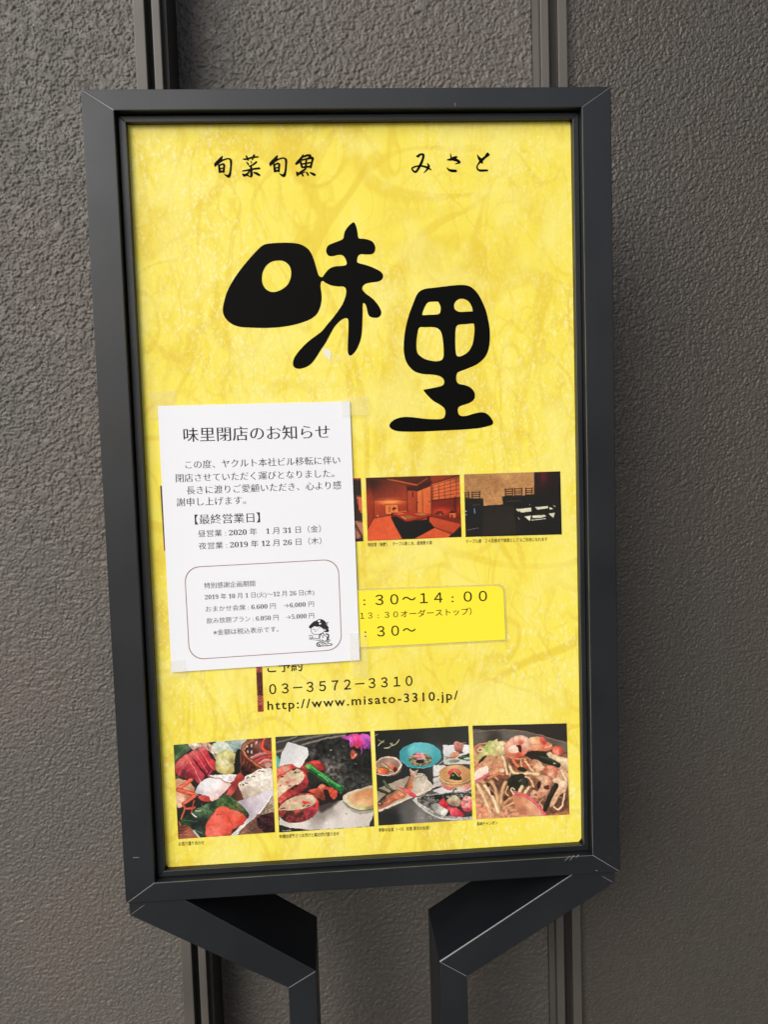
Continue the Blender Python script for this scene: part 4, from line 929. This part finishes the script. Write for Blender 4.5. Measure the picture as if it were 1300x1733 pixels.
S([(735,238),(830,215),(900,222),(960,262),(1045,340),(960,395),(750,392)], [(800,240,(236,190,150)),(860,280,(226,160,120)),(930,270,(206,76,58)),(800,340,(226,150,116)),(930,370,(214,110,80)),(1000,345,(222,120,90))], tex=.12, sh=.2); S([(880,250),(915,218),(955,265),(945,315),(905,305)], [(915,250,(226,80,66)),(930,300,(190,50,44))]); L([(750,305),(850,318),(920,305)], 9, (196,110,80), .8); L([(755,385),(880,392),(960,378),(1035,325)], 18, (206,84,60), hi=(240,160,130)); L([(950,350),(1010,330),(1025,305)], 14, (236,176,140))
S([(690,445),(780,392),(940,402),(985,460),(1130,540),(1115,605),(900,540),(760,490)], [(800,430,(34,28,24)),(1000,500,(28,30,24))])
L([(870,462),(1000,505),(1125,560)], 50, (32,38,28)); L([(900,462),(1010,495),(1110,545)], 8, (90,100,70), .7); E(1065,552,22,5,(206,206,180),15)
S([(968,430),(1010,400),(1060,440),(1160,470),(1235,500),(1240,600),(1190,620),(1120,545),(1000,475)], [(1000,440,(226,190,156)),(1100,480,(236,206,170)),(1200,540,(240,214,180)),(1190,600,(206,160,124))], tex=.12, sh=.2); S([(1035,385),(1060,340),(1110,328),(1178,372),(1155,440),(1100,455),(1050,430)], [(1070,370,(226,100,80)),(1120,350,(206,66,54)),(1150,400,(190,56,46)),(1100,400,(236,140,116))], tex=.15, sh=.25)
S([(425,335),(480,262),(560,212),(640,198),(722,225),(752,300),(745,380),(690,442),(620,475),(520,478),(450,435)], [(460,340,(226,146,126)),(500,280,(240,186,170)),(580,225,(244,196,182)),(690,240,(246,200,186)),(735,330,(240,176,160)),(700,400,(226,120,98)),(620,455,(206,66,50)),(500,450,(206,110,80)),(640,300,(206,84,70)),(560,300,(226,150,134))], tex=.08, sh=.25)
S([(482,370),(510,335),(560,328),(610,370),(620,405),(560,420),(500,410)], [(530,350,(250,236,230)),(590,390,(240,206,194)),(510,400,(236,190,170))], tex=.03); S([(580,322),(634,322),(645,360),(640,405),(618,398),(600,350)], (50,22,20)); S([(650,320),(700,275),(745,310),(740,380),(690,405),(655,380)], [(690,300,(244,196,180)),(720,350,(238,176,158)),(670,380,(222,120,100))], tex=.06, sh=.2)
for a_ in (((550,222),(545,262),(560,300)),((610,205),(620,250),(615,290)),((690,215),(670,260)),((500,262),(515,300)),((560,300),(620,285),(660,300))): L(a_, 6, (206,90,70), .65)
L([(455,455),(560,490),(690,492),(692,520)], 20, (214,120,84), hi=(240,176,140)); L([(545,505),(570,560),(612,610)], 42, (206,96,62), hi=(232,140,100)); L([(640,505),(655,600),(700,660),(860,672)], 26, (222,150,106), hi=(244,196,154)); L([(700,530),(740,590),(790,650)], 34, (232,170,128), hi=(248,210,172)); S([(770,520),(840,500),(900,560),(942,628),(880,642),(800,590)], [(820,530,(206,130,100)),(870,570,(240,196,164)),(910,620,(232,180,146))], tex=.12, sh=.2); L([(660,560),(720,600)], 22, (214,84,56)); S([(590,620),(640,590),(720,640),(690,660),(620,650)], (30,30,26))
L([(500,590),(540,665),(640,690),(760,680),(860,695)], 42, (222,186,140), hi=(244,222,184)); 
S([(925,650),(960,590),(1010,575),(1100,605),(1105,680),(1040,742)], [(960,640,(206,100,76)),(1010,600,(222,130,104)),(1020,670,(240,176,150)),(1080,650,(206,96,76))], tex=.18, sh=.25)
S([(470,770),(550,700),(680,695),(740,830),(690,850),(600,900),(490,880)], [(560,760,(28,30,24)),(650,780,(36,38,30))], tex=.3); L([(610,778),(645,755)], 5, (190,186,160))
S([(820,722),(900,700),(980,720),(1022,790),(1010,860),(960,950),(880,1000),(780,985),(758,930),(800,890),(850,900),(885,810),(860,760)], [(850,730,(206,150,114)),(950,730,(226,170,140)),(990,820,(190,116,92)),(940,880,(226,160,134)),(800,950,(236,176,150)),(860,980,(206,130,104)),(900,800,(232,176,146))], tex=.2, sh=.3); S([(850,790),(885,780),(890,850),(850,870),(835,830)], (44,28,22)); S([(935,840),(990,830),(985,880),(940,880)], (70,36,28)); E(825,950,22,14,(170,80,60)); L([(700,720),(760,760),(800,850)], 26, (214,160,118), hi=(240,200,164))
L([(1150,640),(1180,700),(1215,770)], 48, (226,182,146), hi=(244,214,182)); S([(1035,770),(1100,728),(1160,760),(1222,800),(1205,900),(1130,960),(1060,1080),(1000,1095),(1050,930),(1100,850)], [(1090,760,(236,196,166)),(1170,820,(240,204,176)),(1150,900,(214,160,130)),(1060,1030,(206,160,124))], tex=.15, sh=.25)
L([(1190,930),(1165,1070),(1115,1140),(1050,1105)], 24, (236,190,150), hi=(250,224,194)); L([(1082,835),(1015,960),(945,1135)], 62, (26,27,23)); L([(1070,840),(1000,970)], 7, (64,66,56), .7)
S([(50,680),(110,620),(185,588),(225,600),(228,680),(150,740),(60,792)], [(100,680,(240,222,214)),(190,620,(246,232,226)),(180,700,(236,206,200))], tex=.03); L([(58,785),(140,735),(232,680)], 24, (230,70,118))
for a_,w_,k_ in ((((200,780),(250,870),(320,1000)),26,(150,92,62)),(((260,770),(330,930),(362,1240)),36,(206,152,112)),(((160,800),(230,850),(280,905)),20,(206,130,90)),(((440,790),(400,900),(380,1060)),44,(196,150,106)),(((340,820),(360,900)),16,(60,38,30)),(((540,980),(480,1010),(425,1060)),42,(186,124,84)),(((560,1050),(470,1090),(420,1130)),36,(206,146,104)),(((655,850),(600,945)),46,(222,190,146)),(((740,850),(690,930)),36,(226,184,140)),(((85,820),(160,960),(272,1235)),58,(224,182,140)),(((180,830),(290,1000),(345,1170)),46,(234,200,160)),(((90,1000),(150,1040)),30,(206,140,104)),(((470,850),(440,920),(480,960)),22,(206,150,106))): L(a_, w_, k_, hi=tuple(min(252,v+26) for v in k_))
S([(200,800),(235,790),(240,840),(215,850)], (50,32,26)); S([(250,880),(300,930),(300,960),(262,950)], (44,30,24)); S([(420,990),(450,960),(470,985),(430,1030)], (56,36,30))
S([(528,932),(640,922),(760,980),(860,1090),(945,1202),(700,1215),(600,1165),(550,1055)], [(600,990,(196,116,82)),(700,1020,(216,140,104)),(760,1080,(232,172,132)),(650,1150,(176,96,74)),(820,1150,(226,150,118)),(620,1080,(206,126,90))], tex=.06); L([(535,938),(650,948),(770,1012),(870,1112),(940,1198)], 34, (232,66,98), hi=(244,120,140)); L([(545,945),(512,892),(525,862),(556,885)], 17, (240,204,170))
S([(70,1150),(250,1180),(500,1190),(900,1215),(1260,1160),(1260,1240),(70,1290)], [(150,1200,(222,146,112)),(600,1210,(214,134,102)),(1100,1180,(190,110,80))], a=.7, tex=.15); c.dots(160,1150,90,60,20,16,[(236,110,90),(240,170,130)],21,.5)
c.a = 255 * (c.a / 255) ** .86 * np.array([1.0, .985, .92])
photo([(800,1228),(959.5,1224.1),(964.2,1378.4),(806.4,1386.4)], c.done(), 'square photo of fried noodles topped with a pink shrimp')

# ---- tatami room
c = Canvas([(65,135),(1213,97),(1238,857),(90,905)], 160, 108, (140, 60, 42)); c.warp = False
c.poly([(60,130),(860,100),(860,190),(690,230),(560,225),(330,170)], (104,52,38), (70,36,28)); c.poly([(60,150),(130,200),(165,410),(160,620),(90,750)], (156,68,50), (140,56,40))
c.poly([(110,160),(330,170),(570,235),(570,400),(160,405)], (92,44,34), (156,70,50)); c.glow(130,200,120,120,(50,24,20),.6)
c.line(((330,150),(570,200),(690,222)), 20, (176,94,66)); c.line(((690,222),(820,140)), 12, (150,76,54)); c.line(((100,140),(420,150)), 6, (60,28,24))
c.poly([(560,230),(690,230),(860,180),(860,240),(690,295),(570,290)], (84,40,30), (60,30,24)); c.poly([(575,290),(690,300),(690,550),(580,545)], (168,80,56), (150,66,46)); c.line(((638,310),(640,365)), 12, (50,22,20))
c.poly([(160,410),(560,405),(570,540),(370,590),(170,620)], (172,78,54), (140,58,42)); c.glow(360,425,170,40,(232,140,84),.9); c.line(((158,407),(562,403)), 6, (70,30,24))
c.poly([(300,462),(460,458),(462,575),(305,583)], (206,128,84)); c.line(((300,462),(460,458),(462,575),(305,583),(300,462)), 6, (96,40,28)); c.line(((390,515),(430,505)), 16, (44,20,18)); c.line(((410,490),(405,530)), 10, (44,20,18)); c.line(((345,490),(347,550)), 5, (90,44,32)); c.line(((360,485),(362,550)), 5, (90,44,32))
c.line(((165,405),(165,620)), 6, (70,30,22)); c.line(((570,235),(575,545)), 8, (60,28,22)); c.line(((685,290),(690,555)), 8, (70,32,24))
c.poly([(692,300),(860,232),(862,575),(698,555)], (206,122,82), (190,100,68)); c.line(((755,278),(762,560)), 7, (90,40,28)); c.line(((692,298),(860,230)), 8, (70,32,24)); c.ell(842,425,7,9,(50,24,20)); c.ell(702,435,5,7,(50,24,20)); c.line(((866,180),(872,600)), 16, (90,40,30))
c.poly([(870,215),(1230,105),(1235,375),(880,412)], (206,120,84), (190,102,70))
for i_ in range(6):
    x_ = 875 + i_*72; c.line(((x_+8, 225-i_*22),(x_+14, 412-i_*7)), 6, (70,32,24))
for j_ in range(6): c.line(((876,228+j_*36),(1232,118+j_*50)), 5, (80,36,26))
c.line(((868,210),(1230,100)), 10, (80,38,28)); c.line(((880,414),(1235,375)), 10, (60,26,20))
c.poly([(880,420),(1235,385),(1238,640),(1100,650),(890,590)], (130,46,34), (96,34,28)); c.glow(1000,540,140,60,(196,66,44),.8); c.glow(1200,520,60,90,(200,70,44),.5)
c.poly([(910,580),(940,540),(1000,540),(1025,585)], (40,20,20)); c.poly([(1080,565),(1120,530),(1165,565)], (50,24,20)); c.poly([(1090,565),(1165,565),(1165,620),(1095,615)], (196,110,72)); c.ell(1118,600,12,16,(50,20,18)); c.ell(975,580,8,5,(230,160,120)); c.line(((1160,380),(1160,540)), 40, (60,26,22), .5)
c.poly([(890,590),(1235,640),(1235,700),(880,615)], (120,44,34))
c.poly([(90,750),(165,625),(370,595),(520,880),(92,905)], (196,94,66), (206,104,74)); c.poly([(660,875),(910,745),(1110,820),(1070,865)], (196,96,68)); c.poly([(700,655),(870,615),(1230,700),(1140,815),(920,740)], (186,88,62), (170,76,54)); c.poly([(1070,865),(1235,720),(1240,870)], (40,28,26)); c.line(((905,742),(1115,822)), 6, (46,22,20)); c.line(((92,755),(165,628),(370,590)), 7, (70,30,22))
c.poly([(370,615),(450,600),(560,670),(820,640),(910,745),(660,878),(510,880),(420,720)], (30,30,28), (24,26,25))
c.poly([(375,560),(540,545),(700,555),(875,590),(830,615),(560,672),(440,600),(380,580)], (168,60,48), (150,50,42)); c.line(((380,582),(440,604),(560,674),(830,618),(876,592)), 10, (76,26,24)); c.line(((384,570),(388,628)), 14, (40,22,20)); c.line(((828,615),(830,700)), 28, (40,24,22)); c.line(((560,674),(600,740)), 14, (36,20,18))
c.poly([(500,605),(600,590),(690,620),(560,640)], (150,100,64)); c.line(((500,605),(555,638)), 7, (226,190,130)); c.poly([(650,575),(740,562),(830,580),(740,598)], (170,118,78)); c.poly([(420,575),(500,560),(560,575),(470,585)], (176,112,78)); c.line(((440,555),(560,540)), 5, (220,160,120)); c.ell(210,598,12,6,(210,180,150))
c.a = 255 * np.clip(c.a / 255, 0, 1) ** 1.22 * np.array([1.12, 1.08, .92]); c.glow(360, 430, 150, 34, (250, 170, 100), .55); c.glow(980, 560, 120, 50, (226, 90, 50), .35); c.glow(70, 140, 260, 160, (30, 14, 12), .45); c.glow(1200, 130, 160, 70, (40, 18, 14), .35)
photo([(619,808.7),(778,803.4),(781.4,908.7),(622.5,915.3)], c.finish(.08), 'wide photo of a red-lit tatami room with a low table')

# ---- table room
c = Canvas([(40,92),(1218,55),(1237,826),(60,857)], 160, 106, (26, 26, 25)); c.warp = False
c.poly([(35,90),(890,60),(892,330),(860,350),(520,360),(515,458),(280,475),(270,390),(40,380)], (164,120,76), (190,140,88), tex=.12)
for i_ in range(26): c.line(((45+(i_*97)%260,110+i_*9),(110+(i_*97)%260+60,104+i_*9+(i_%3)*6)), 3, (120,84,50), .5)
for i_ in range(26): c.line(((560+(i_*83)%260,90+i_*10),(640+(i_*83)%260,86+i_*10+(i_%3)*5)), 3, (130,90,56), .4)
c.glow(430,190,90,90,(150,86,52),.45); c.glow(540,110,120,60,(214,168,108),.5)
c.poly([(890,60),(1220,50),(1225,330),(895,335)], (40,26,26), (26,20,20)); c.glow(1010,110,60,110,(96,28,30),.8); c.line(((892,60),(890,330)), 12, (170,130,84))
for x_,y_,w_ in ((50,312,50),(135,305,100),(540,268,95),(655,262,95),(790,258,85)):
    for j_ in range(4): c.line(((x_,y_+8+j_*26),(x_+w_,y_+4+j_*26)), 11, (48,24,20))
    c.line(((x_+3,y_),(x_+6,y_+105)), 11, (40,20,18)); c.line(((x_+w_-3,y_-6),(x_+w_,y_+100)), 11, (40,20,18))
c.poly([(40,388),(272,384),(280,475),(515,460),(505,362),(890,345),(1225,330),(1240,830),(55,860)], (27,26,25), (24,24,23)); c.poly([(280,500),(640,480),(680,820),(260,840)], (32,29,26), (42,36,31))
for i_ in range(5): c.line(((270,640+i_*40),(640,620+i_*42)), 3, (52,45,38), .6)
c.line(((150,468),(235,460)), 8, (110,78,50), .7); c.line(((565,420),(730,414)), 8, (96,72,52), .7)
W1, W2 = (222,222,192), (206,204,176)
c.poly([(700,515),(860,497),(862,545),(735,558)], W1, W2); c.poly([(672,518),(700,508),(722,540),(705,548)], W2); c.poly([(925,492),(1065,478),(1068,505),(945,522)], W1, W2); c.poly([(905,492),(935,488),(950,518),(935,522)], W2)
c.poly([(1085,490),(1132,512),(1088,522)], W1); c.poly([(1122,465),(1160,480),(1160,492),(1140,482)], (214,190,160)); c.poly([(778,606),(856,596),(846,664)], W1); c.poly([(872,595),(1020,588),(1048,600),(990,620),(874,626)], W1, W2); c.line(((868,650),(1035,632)), 10, (206,206,206)); c.poly([(1072,572),(1152,560),(1134,624)], W2); c.line(((700,618),(718,645)), 7, (200,180,140)); c.line(((990,595),(1010,588)), 8, (206,170,90))
c.line(((166,512),(172,565)), 12, (110,140,206)); c.ell(62,543,12,7,(150,180,220)); c.ell(66,584,10,6,(140,170,214)); c.line(((80,772),(220,745)), 6, (120,118,108)); c.ell(843,462,7,7,(120,130,170)); c.line(((700,700),(710,800)), 10, (40,38,35)); c.ell(1185,715,5,5,(70,70,66))
photo([(785.5,802.7),(948.7,797.6),(951.3,904.4),(788.3,908.7)], c.finish(.08), 'wide photo of a dim dining room with set dark tables')

# ---- the two photographs mostly under the notice
c = Canvas([(0,0),(100,0),(100,100),(0,100)], 40, 30, (80, 62, 70)); c.warp = False
c.poly([(0,83),(100,83),(100,101),(0,101)], (168,36,56)); c.glow(0,70,30,30,(60,60,66),.6)
photo([(270.5,822),(440,816),(446,926),(277.3,932.3)], c.finish(), None)
c = Canvas([(0,0),(100,0),(100,100),(0,100)], 60, 40, (46, 34, 32)); c.warp = False
c.poly([(60,0),(101,0),(101,30),(60,10)], (40,28,28)); c.poly([(95,28),(101,30),(101,60),(97,50)], (206,96,66)); c.poly([(70,60),(101,70),(101,92),(80,101),(60,101)], (186,120,96)); c.line(((80,40),(101,98)), 2, (40,24,22)); c.line(((92,0),(101,2)), 4, (150,40,34))
photo([(452,815),(610.6,809),(614.8,916),(457,922.6)], c.finish(), None)
# ---- patterned bar beside the telephone number
c = Canvas([(0,0),(10,0),(10,100),(0,100)], 14, 110, (70, 36, 32)); c.warp = False
n1 = vnoise(c.X * 9, c.Y * 9, 9, 31); n2 = vnoise(c.X * 9, c.Y * 9, 5, 32)
c.put((n1 > .55).astype(float), (150, 66, 52)); c.put((n2 > .62).astype(float), (34, 24, 22))
c.put(((c.Y < 28) & (n1 > .35)).astype(float), (206, 104, 84), .8); c.put(((c.Y > 72) & (n1 > .45)).astype(float), (206, 80, 62), .8); c.put(((c.Y > 70) & (c.Y < 88) & (n2 < .22)).astype(float), (230, 214, 190))
photo([(432.5,1112),(442.8,1111.5),(445.8,1204),(436.2,1204.8)], c.finish(), None, 'patterned_bar')


# ------------------------------------------------------------------ yellow opening-hours strip
YS = YP - .0012
strip = empty('hours_strip', (0.1, YS, q(700, 1090, YS)[1]), 'plain bright yellow laminated strip of opening hours, tucked behind the white notice', 'notice strip')
T0 = [q(470, 1004.5, YS), q(838, 991.5, YS), q(847, 993, YS), q(852, 999, YS), q(853, 1008, YS), q(856, 1082.5, YS), q(470, 1103, YS)]
lam = [q(467, 1001, YS + .0004), q(846, 988, YS), q(853, 992, YS), q(856, 1003, YS), q(859, 1085.5, YS), q(467, 1107, YS)]
slab('laminate', lam, YS + .0003, YS + .0007, LAMI, strip)
slab('card', T0, YS, YS + .0003, PLAINY, strip)
YSI = YS - .0002
text_mesh('lettering', ':', 615.2, 1024.0, 618.6, 1023.9, 21.0, YSI, INK2, strip, .0)
text_mesh('lettering', '３０～１４', 635.5, 1023.9, 749.5, 1019.4, 23.0, YSI, INK2, strip, .006)
text_mesh('lettering', ':', 764.6, 1018.8, 768.0, 1018.7, 21.0, YSI, INK2, strip, .0)
text_mesh('lettering', '００', 785.0, 1018.2, 824.9, 1016.8, 23.0, YSI, INK2, strip, .006)
text_mesh('lettering', '１３', 609.5, 1047.2, 630.2, 1046.3, 13.2, YSI, INK2, strip, .002)
text_mesh('lettering', ':', 639.2, 1045.9, 641.4, 1045.8, 12.2, YSI, INK2, strip, .0)
text_mesh('lettering', '３０オーダーストップ）', 651.0, 1045.4, 798.5, 1039.3, 13.2, YSI, INK2, strip, .002)
text_mesh('lettering', ':', 617.0, 1078.2, 620.4, 1078.1, 21.0, YSI, INK2, strip, .0)
text_mesh('lettering', '３０～', 638.3, 1077.1, 704, 1074.2, 23.0, YSI, INK2, strip, .006)

# ------------------------------------------------------------------ white closing notice
YN = YP - .0026
nc = [np.array(q(*c, YN)) for c in ((266.5, 687, ), (592, 679), (609, 1117), (290, 1138))]
notice = empty('closing_notice', (float(nc[3][0]), YN, float(nc[3][1])), 'white paper closing notice taped over the poster, with ruled box and small doll drawing', 'notice')


def paper_y(u, v):
    """gentle curl of the sheet"""
    uc = (u - nc[0][0]) / (nc[1][0] - nc[0][0]); vc = (v - nc[3][1]) / (nc[0][1] - nc[3][1])
    return YN - .0005 * np.sin(np.clip(uc, 0, 1) * math.pi) - .0004 * np.sin(np.clip(vc, 0, 1) * math.pi) + .0005 * np.sin(uc * 5 + vc * 3)


n = 36
U, V = np.meshgrid(np.linspace(0, 1, n + 1), np.linspace(0, 1, n + 1))
p_ = ((1 - U) * (1 - V))[..., None] * nc[0] + (U * (1 - V))[..., None] * nc[1] + (U * V)[..., None] * nc[2] + ((1 - U) * V)[..., None] * nc[3]
fy = paper_y(p_[..., 0], p_[..., 1])
A_ = np.stack([p_[..., 0], fy, p_[..., 1]], -1).reshape(-1, 3); B_ = A_ + np.array([0, .0002, 0])
i = np.arange(n)[:, None] * (n + 1) + np.arange(n)[None]; i = i.ravel(); k2 = (n + 1) ** 2
fs = [(a, a + n + 1, a + n + 2, a + 1) for a in i.tolist()] + [(a + k2, a + 1 + k2, a + n + 2 + k2, a + n + 1 + k2) for a in i.tolist()]
edge = list(range(n)) + [(n + 1) * r_ + n for r_ in range(n)] + [(n + 1) * n + c_ for c_ in range(n, 0, -1)] + [(n + 1) * r_ for r_ in range(n, 0, -1)]
for a, b in zip(edge, edge[1:] + edge[:1]): fs.append((a, b, b + k2, a + k2))
me = bpy.data.meshes.new('sheet'); me.from_pydata(np.concatenate([A_, B_]).tolist(), [], fs)
o = link('sheet', me, PAPER, notice)
on_paper = lambda u, v: paper_y(u, v) - .00018
MIN = (-.004, .015)


def nt_text(s, a, em, m, thin=MIN, bold=0.0):
    text_mesh('lettering', s, *a, em, YN - .002, m, notice, bold, thin, 1.0, on_paper)


nt_text('味里閉店のお知らせ', (310.2, 746.2, 558.5, 740.2), 26.8, INKT, (-.010, .014))
nt_text('この度、ヤクルト本社ビル移転に伴い', (313.2, 792.5, 576, 784.3), 15.6, INKN)
nt_text('閉店させていただく運びとなりました。', (296.9, 815.2, 566, 806.8), 15.6, INKN)
nt_text('長きに渡りご愛顧いただき、心より感', (315.4, 836, 577.8, 826.6), 15.6, INKN)
nt_text('謝申し上げます。', (298.5, 856.2, 416, 852.2), 15.6, INKN)
nt_text('【最終営業日】', (329.2, 886.5, 440, 882.5), 18.4, INKT, (-.008, .014))
bd = lambda s: ''.join(chr(0x1D7CE + int(ch)) if ch.isdigit() else ch for ch in s)
nt_text(bd('昼営業 : 2020 年　1 月 31 日（金）'), (334.8, 908.5, 543, 899.6), 13, INKN, (.004, .010))
nt_text(bd('夜営業 : 2019 年 12 月 26 日（木）'), (336, 929.3, 544, 920), 13, INKN, (.004, .010))
nt_text('特別感謝企画期間', (345.2, 995.8, 431.4, 991.6), 11, INKN, (.0, .010))
nt_text(bd('2019 年 10 月 1 日(火)～12 月 26 日(木)'), (346.2, 1015, 531.7, 1006.3), 10.8, INKN, (.006, .010))
nt_text(bd('おまかせ会席 : 6,600 円　→6,000 円'), (347.7, 1035.4, 531.4, 1026.2), 10.8, INKN, (.006, .010))
nt_text(bd('飲み放題プラン : 6,050 円　→5,000 円'), (349.2, 1055.4, 531.7, 1045.8), 10.8, INKN, (.006, .010))
nt_text('※金額は税込表示です。', (360.6, 1075, 471.4, 1069), 10.8, INKN, (.0, .010))
# rounded ruled box
TL, TR, BR, BL = [np.array(q(*c, YN - .002)) for c in ((311.4, 960.9), (572.3, 946.5), (578.5, 1099.4), (320, 1117.2))]
ring = round_rect(0, 1, 0, 1, (.0, .0, .0, .0), 2)
W_, H_ = np.linalg.norm(TR - TL), np.linalg.norm(BL - TL); r_ = .0165
pts = []
for cx, cy, a0 in ((1, 0, -90), (1, 1, 0), (0, 1, 90), (0, 0, 180)):
    ox = r_ / W_ if cx == 0 else 1 - r_ / W_; oy = r_ / H_ if cy == 0 else 1 - r_ / H_
    for i_ in range(9):
        a = math.radians(a0 + 90 * i_ / 8); pts.append((ox + r_ / W_ * math.cos(a), oy + r_ / H_ * math.sin(a)))
dense = []
for a, b in zip(pts, pts[1:] + pts[:1]):
    L = max(1, int(math.hypot((b[0] - a[0]) * W_, (b[1] - a[1]) * H_) / .006))
    for i_ in range(L): dense.append((a[0] + (b[0] - a[0]) * i_ / L, a[1] + (b[1] - a[1]) * i_ / L))
vs, fs = [], []
hw = .00040
for i_, (a, b) in enumerate(dense):
    for s_ in (1, -1):
        x = .5 + (a - .5) * (1 + s_ * 2 * hw / W_); y_ = .5 + (b - .5) * (1 + s_ * 2 * hw / H_)
        p_ = (1 - x) * (1 - y_) * TL + x * (1 - y_) * TR + x * y_ * BR + (1 - x) * y_ * BL
        vs.append((p_[0], float(on_paper(p_[0], p_[1])), p_[1]))
    j_ = (i_ + 1) % len(dense); fs.append((2 * i_, 2 * i_ + 1, 2 * j_ + 1, 2 * j_))
me = bpy.data.meshes.new('ruled_box'); me.from_pydata(vs, [], fs); link('ruled_box', me, RULE, notice)

# little kimono doll drawing
t6 = crop_to((500, 1030), 14.444, YN - .002)


def on_sheet(o, lift):
    me = o.data
    for v in me.vertices: v.co.y = float(paper_y(v.co.x, v.co.z)) - lift + (v.co.y - (YN - .002))
    return o


def doodle(nm, pts, m, lift): on_sheet(fill_shape(nm, [[t6(*p) for p in smooth(pts, k=3)]], YN - .002, m, notice), lift)


def pen(nm, st, m, lift): on_sheet(brush(nm, st, t6, YN - .002, m, notice), lift)


doodle('doll_drawing', [(330,470),(335,430),(370,390),(400,360),(440,320),(500,300),(545,270),(600,260),(660,270),(715,305),(745,345),(750,390),(790,430),(812,475),(790,502),(740,505),(680,500),(630,465),(580,440),(520,450),(480,432),(430,452),(390,482),(350,485)], INKT, .0002)
doodle('doll_drawing', [(690,550),(740,540),(760,505),(800,505),(818,540),(800,575),(760,580),(710,570)], INKT, .0002)
doodle('doll_drawing', [(535,305),(570,285),(608,290),(595,335),(565,330)], WHITE, .0003)
doodle('doll_drawing', [(570,370),(600,352),(630,365),(615,388),(585,392)], WHITE, .0003)
pen('doll_drawing', [[(380,478,10),(378,540,11),(410,605,12),(480,635,12),(570,632,12),(650,605,11),(705,555,12)], [(665,510,8),(720,520,9),(755,505,8)],
    [(420,505,10),(450,518,9),(490,508,8)], [(525,518,9),(560,518,8)], [(470,545,9),(490,560,14),(508,548,7)], [(570,462,11),(605,485,8)],
    [(745,365,14),(800,335,16)], [(755,345,9),(775,400,9)], [(740,380,8),(785,395,9)],
    [(340,655,10),(410,660,11),(405,710,10),(350,712,10),(338,655,9)], [(330,740,14),(365,750,16),(400,735,12)], [(405,730,11),(450,722,14),(560,740,11)], [(410,760,8),(470,770,9),(560,780,14),(605,810,14)],
    [(590,640,16),(572,700,14),(600,760,12),(630,810,12)], [(640,620,12),(600,680,9),(590,735,8)], [(600,640,18),(660,600,20),(700,640,14)],
    [(650,660,10),(710,655,12),(760,690,14),(790,740,26),(740,790,14),(680,815,12),(625,800,12)], [(740,620,26),(800,640,30),(805,700,34),(770,740,26)], [(780,745,20),(850,775,8),(790,810,16),(750,800,12)],
    [(655,700,26),(685,700,24)], [(645,770,20),(680,782,22)], [(760,770,16),(800,775,16)],
    [(600,825,14),(540,840,20),(520,880,22),(550,920,24),(610,920,22),(660,915,18),(720,912,16),(800,910,14),(895,885,18),(860,860,12),(790,850,12),(700,840,12),(620,830,14)],
    [(560,860,20),(600,900,24)], [(620,850,10),(680,885,20)], [(700,850,12),(740,880,14),(790,900,8)], [(790,800,14),(800,850,12)]], INKT, .00025)

# clear tape at the corners of the notice
def tape(pts, y0=None):
    yy = (YN - .0022) if y0 is None else y0
    slab('clear_tape', [q(*p, yy) for p in pts], yy, yy + .00008, TAPE, notice)


tape([(251, 662), (296, 661), (298, 708), (254, 710)], YP - .0009)
tape([(576, 672), (622, 669), (624, 702), (578, 705)])
tape([(282, 1118), (312, 1117), (314, 1146), (285, 1147)])
tape([(590, 1072), (621, 1071), (625, 1147), (594, 1149)])
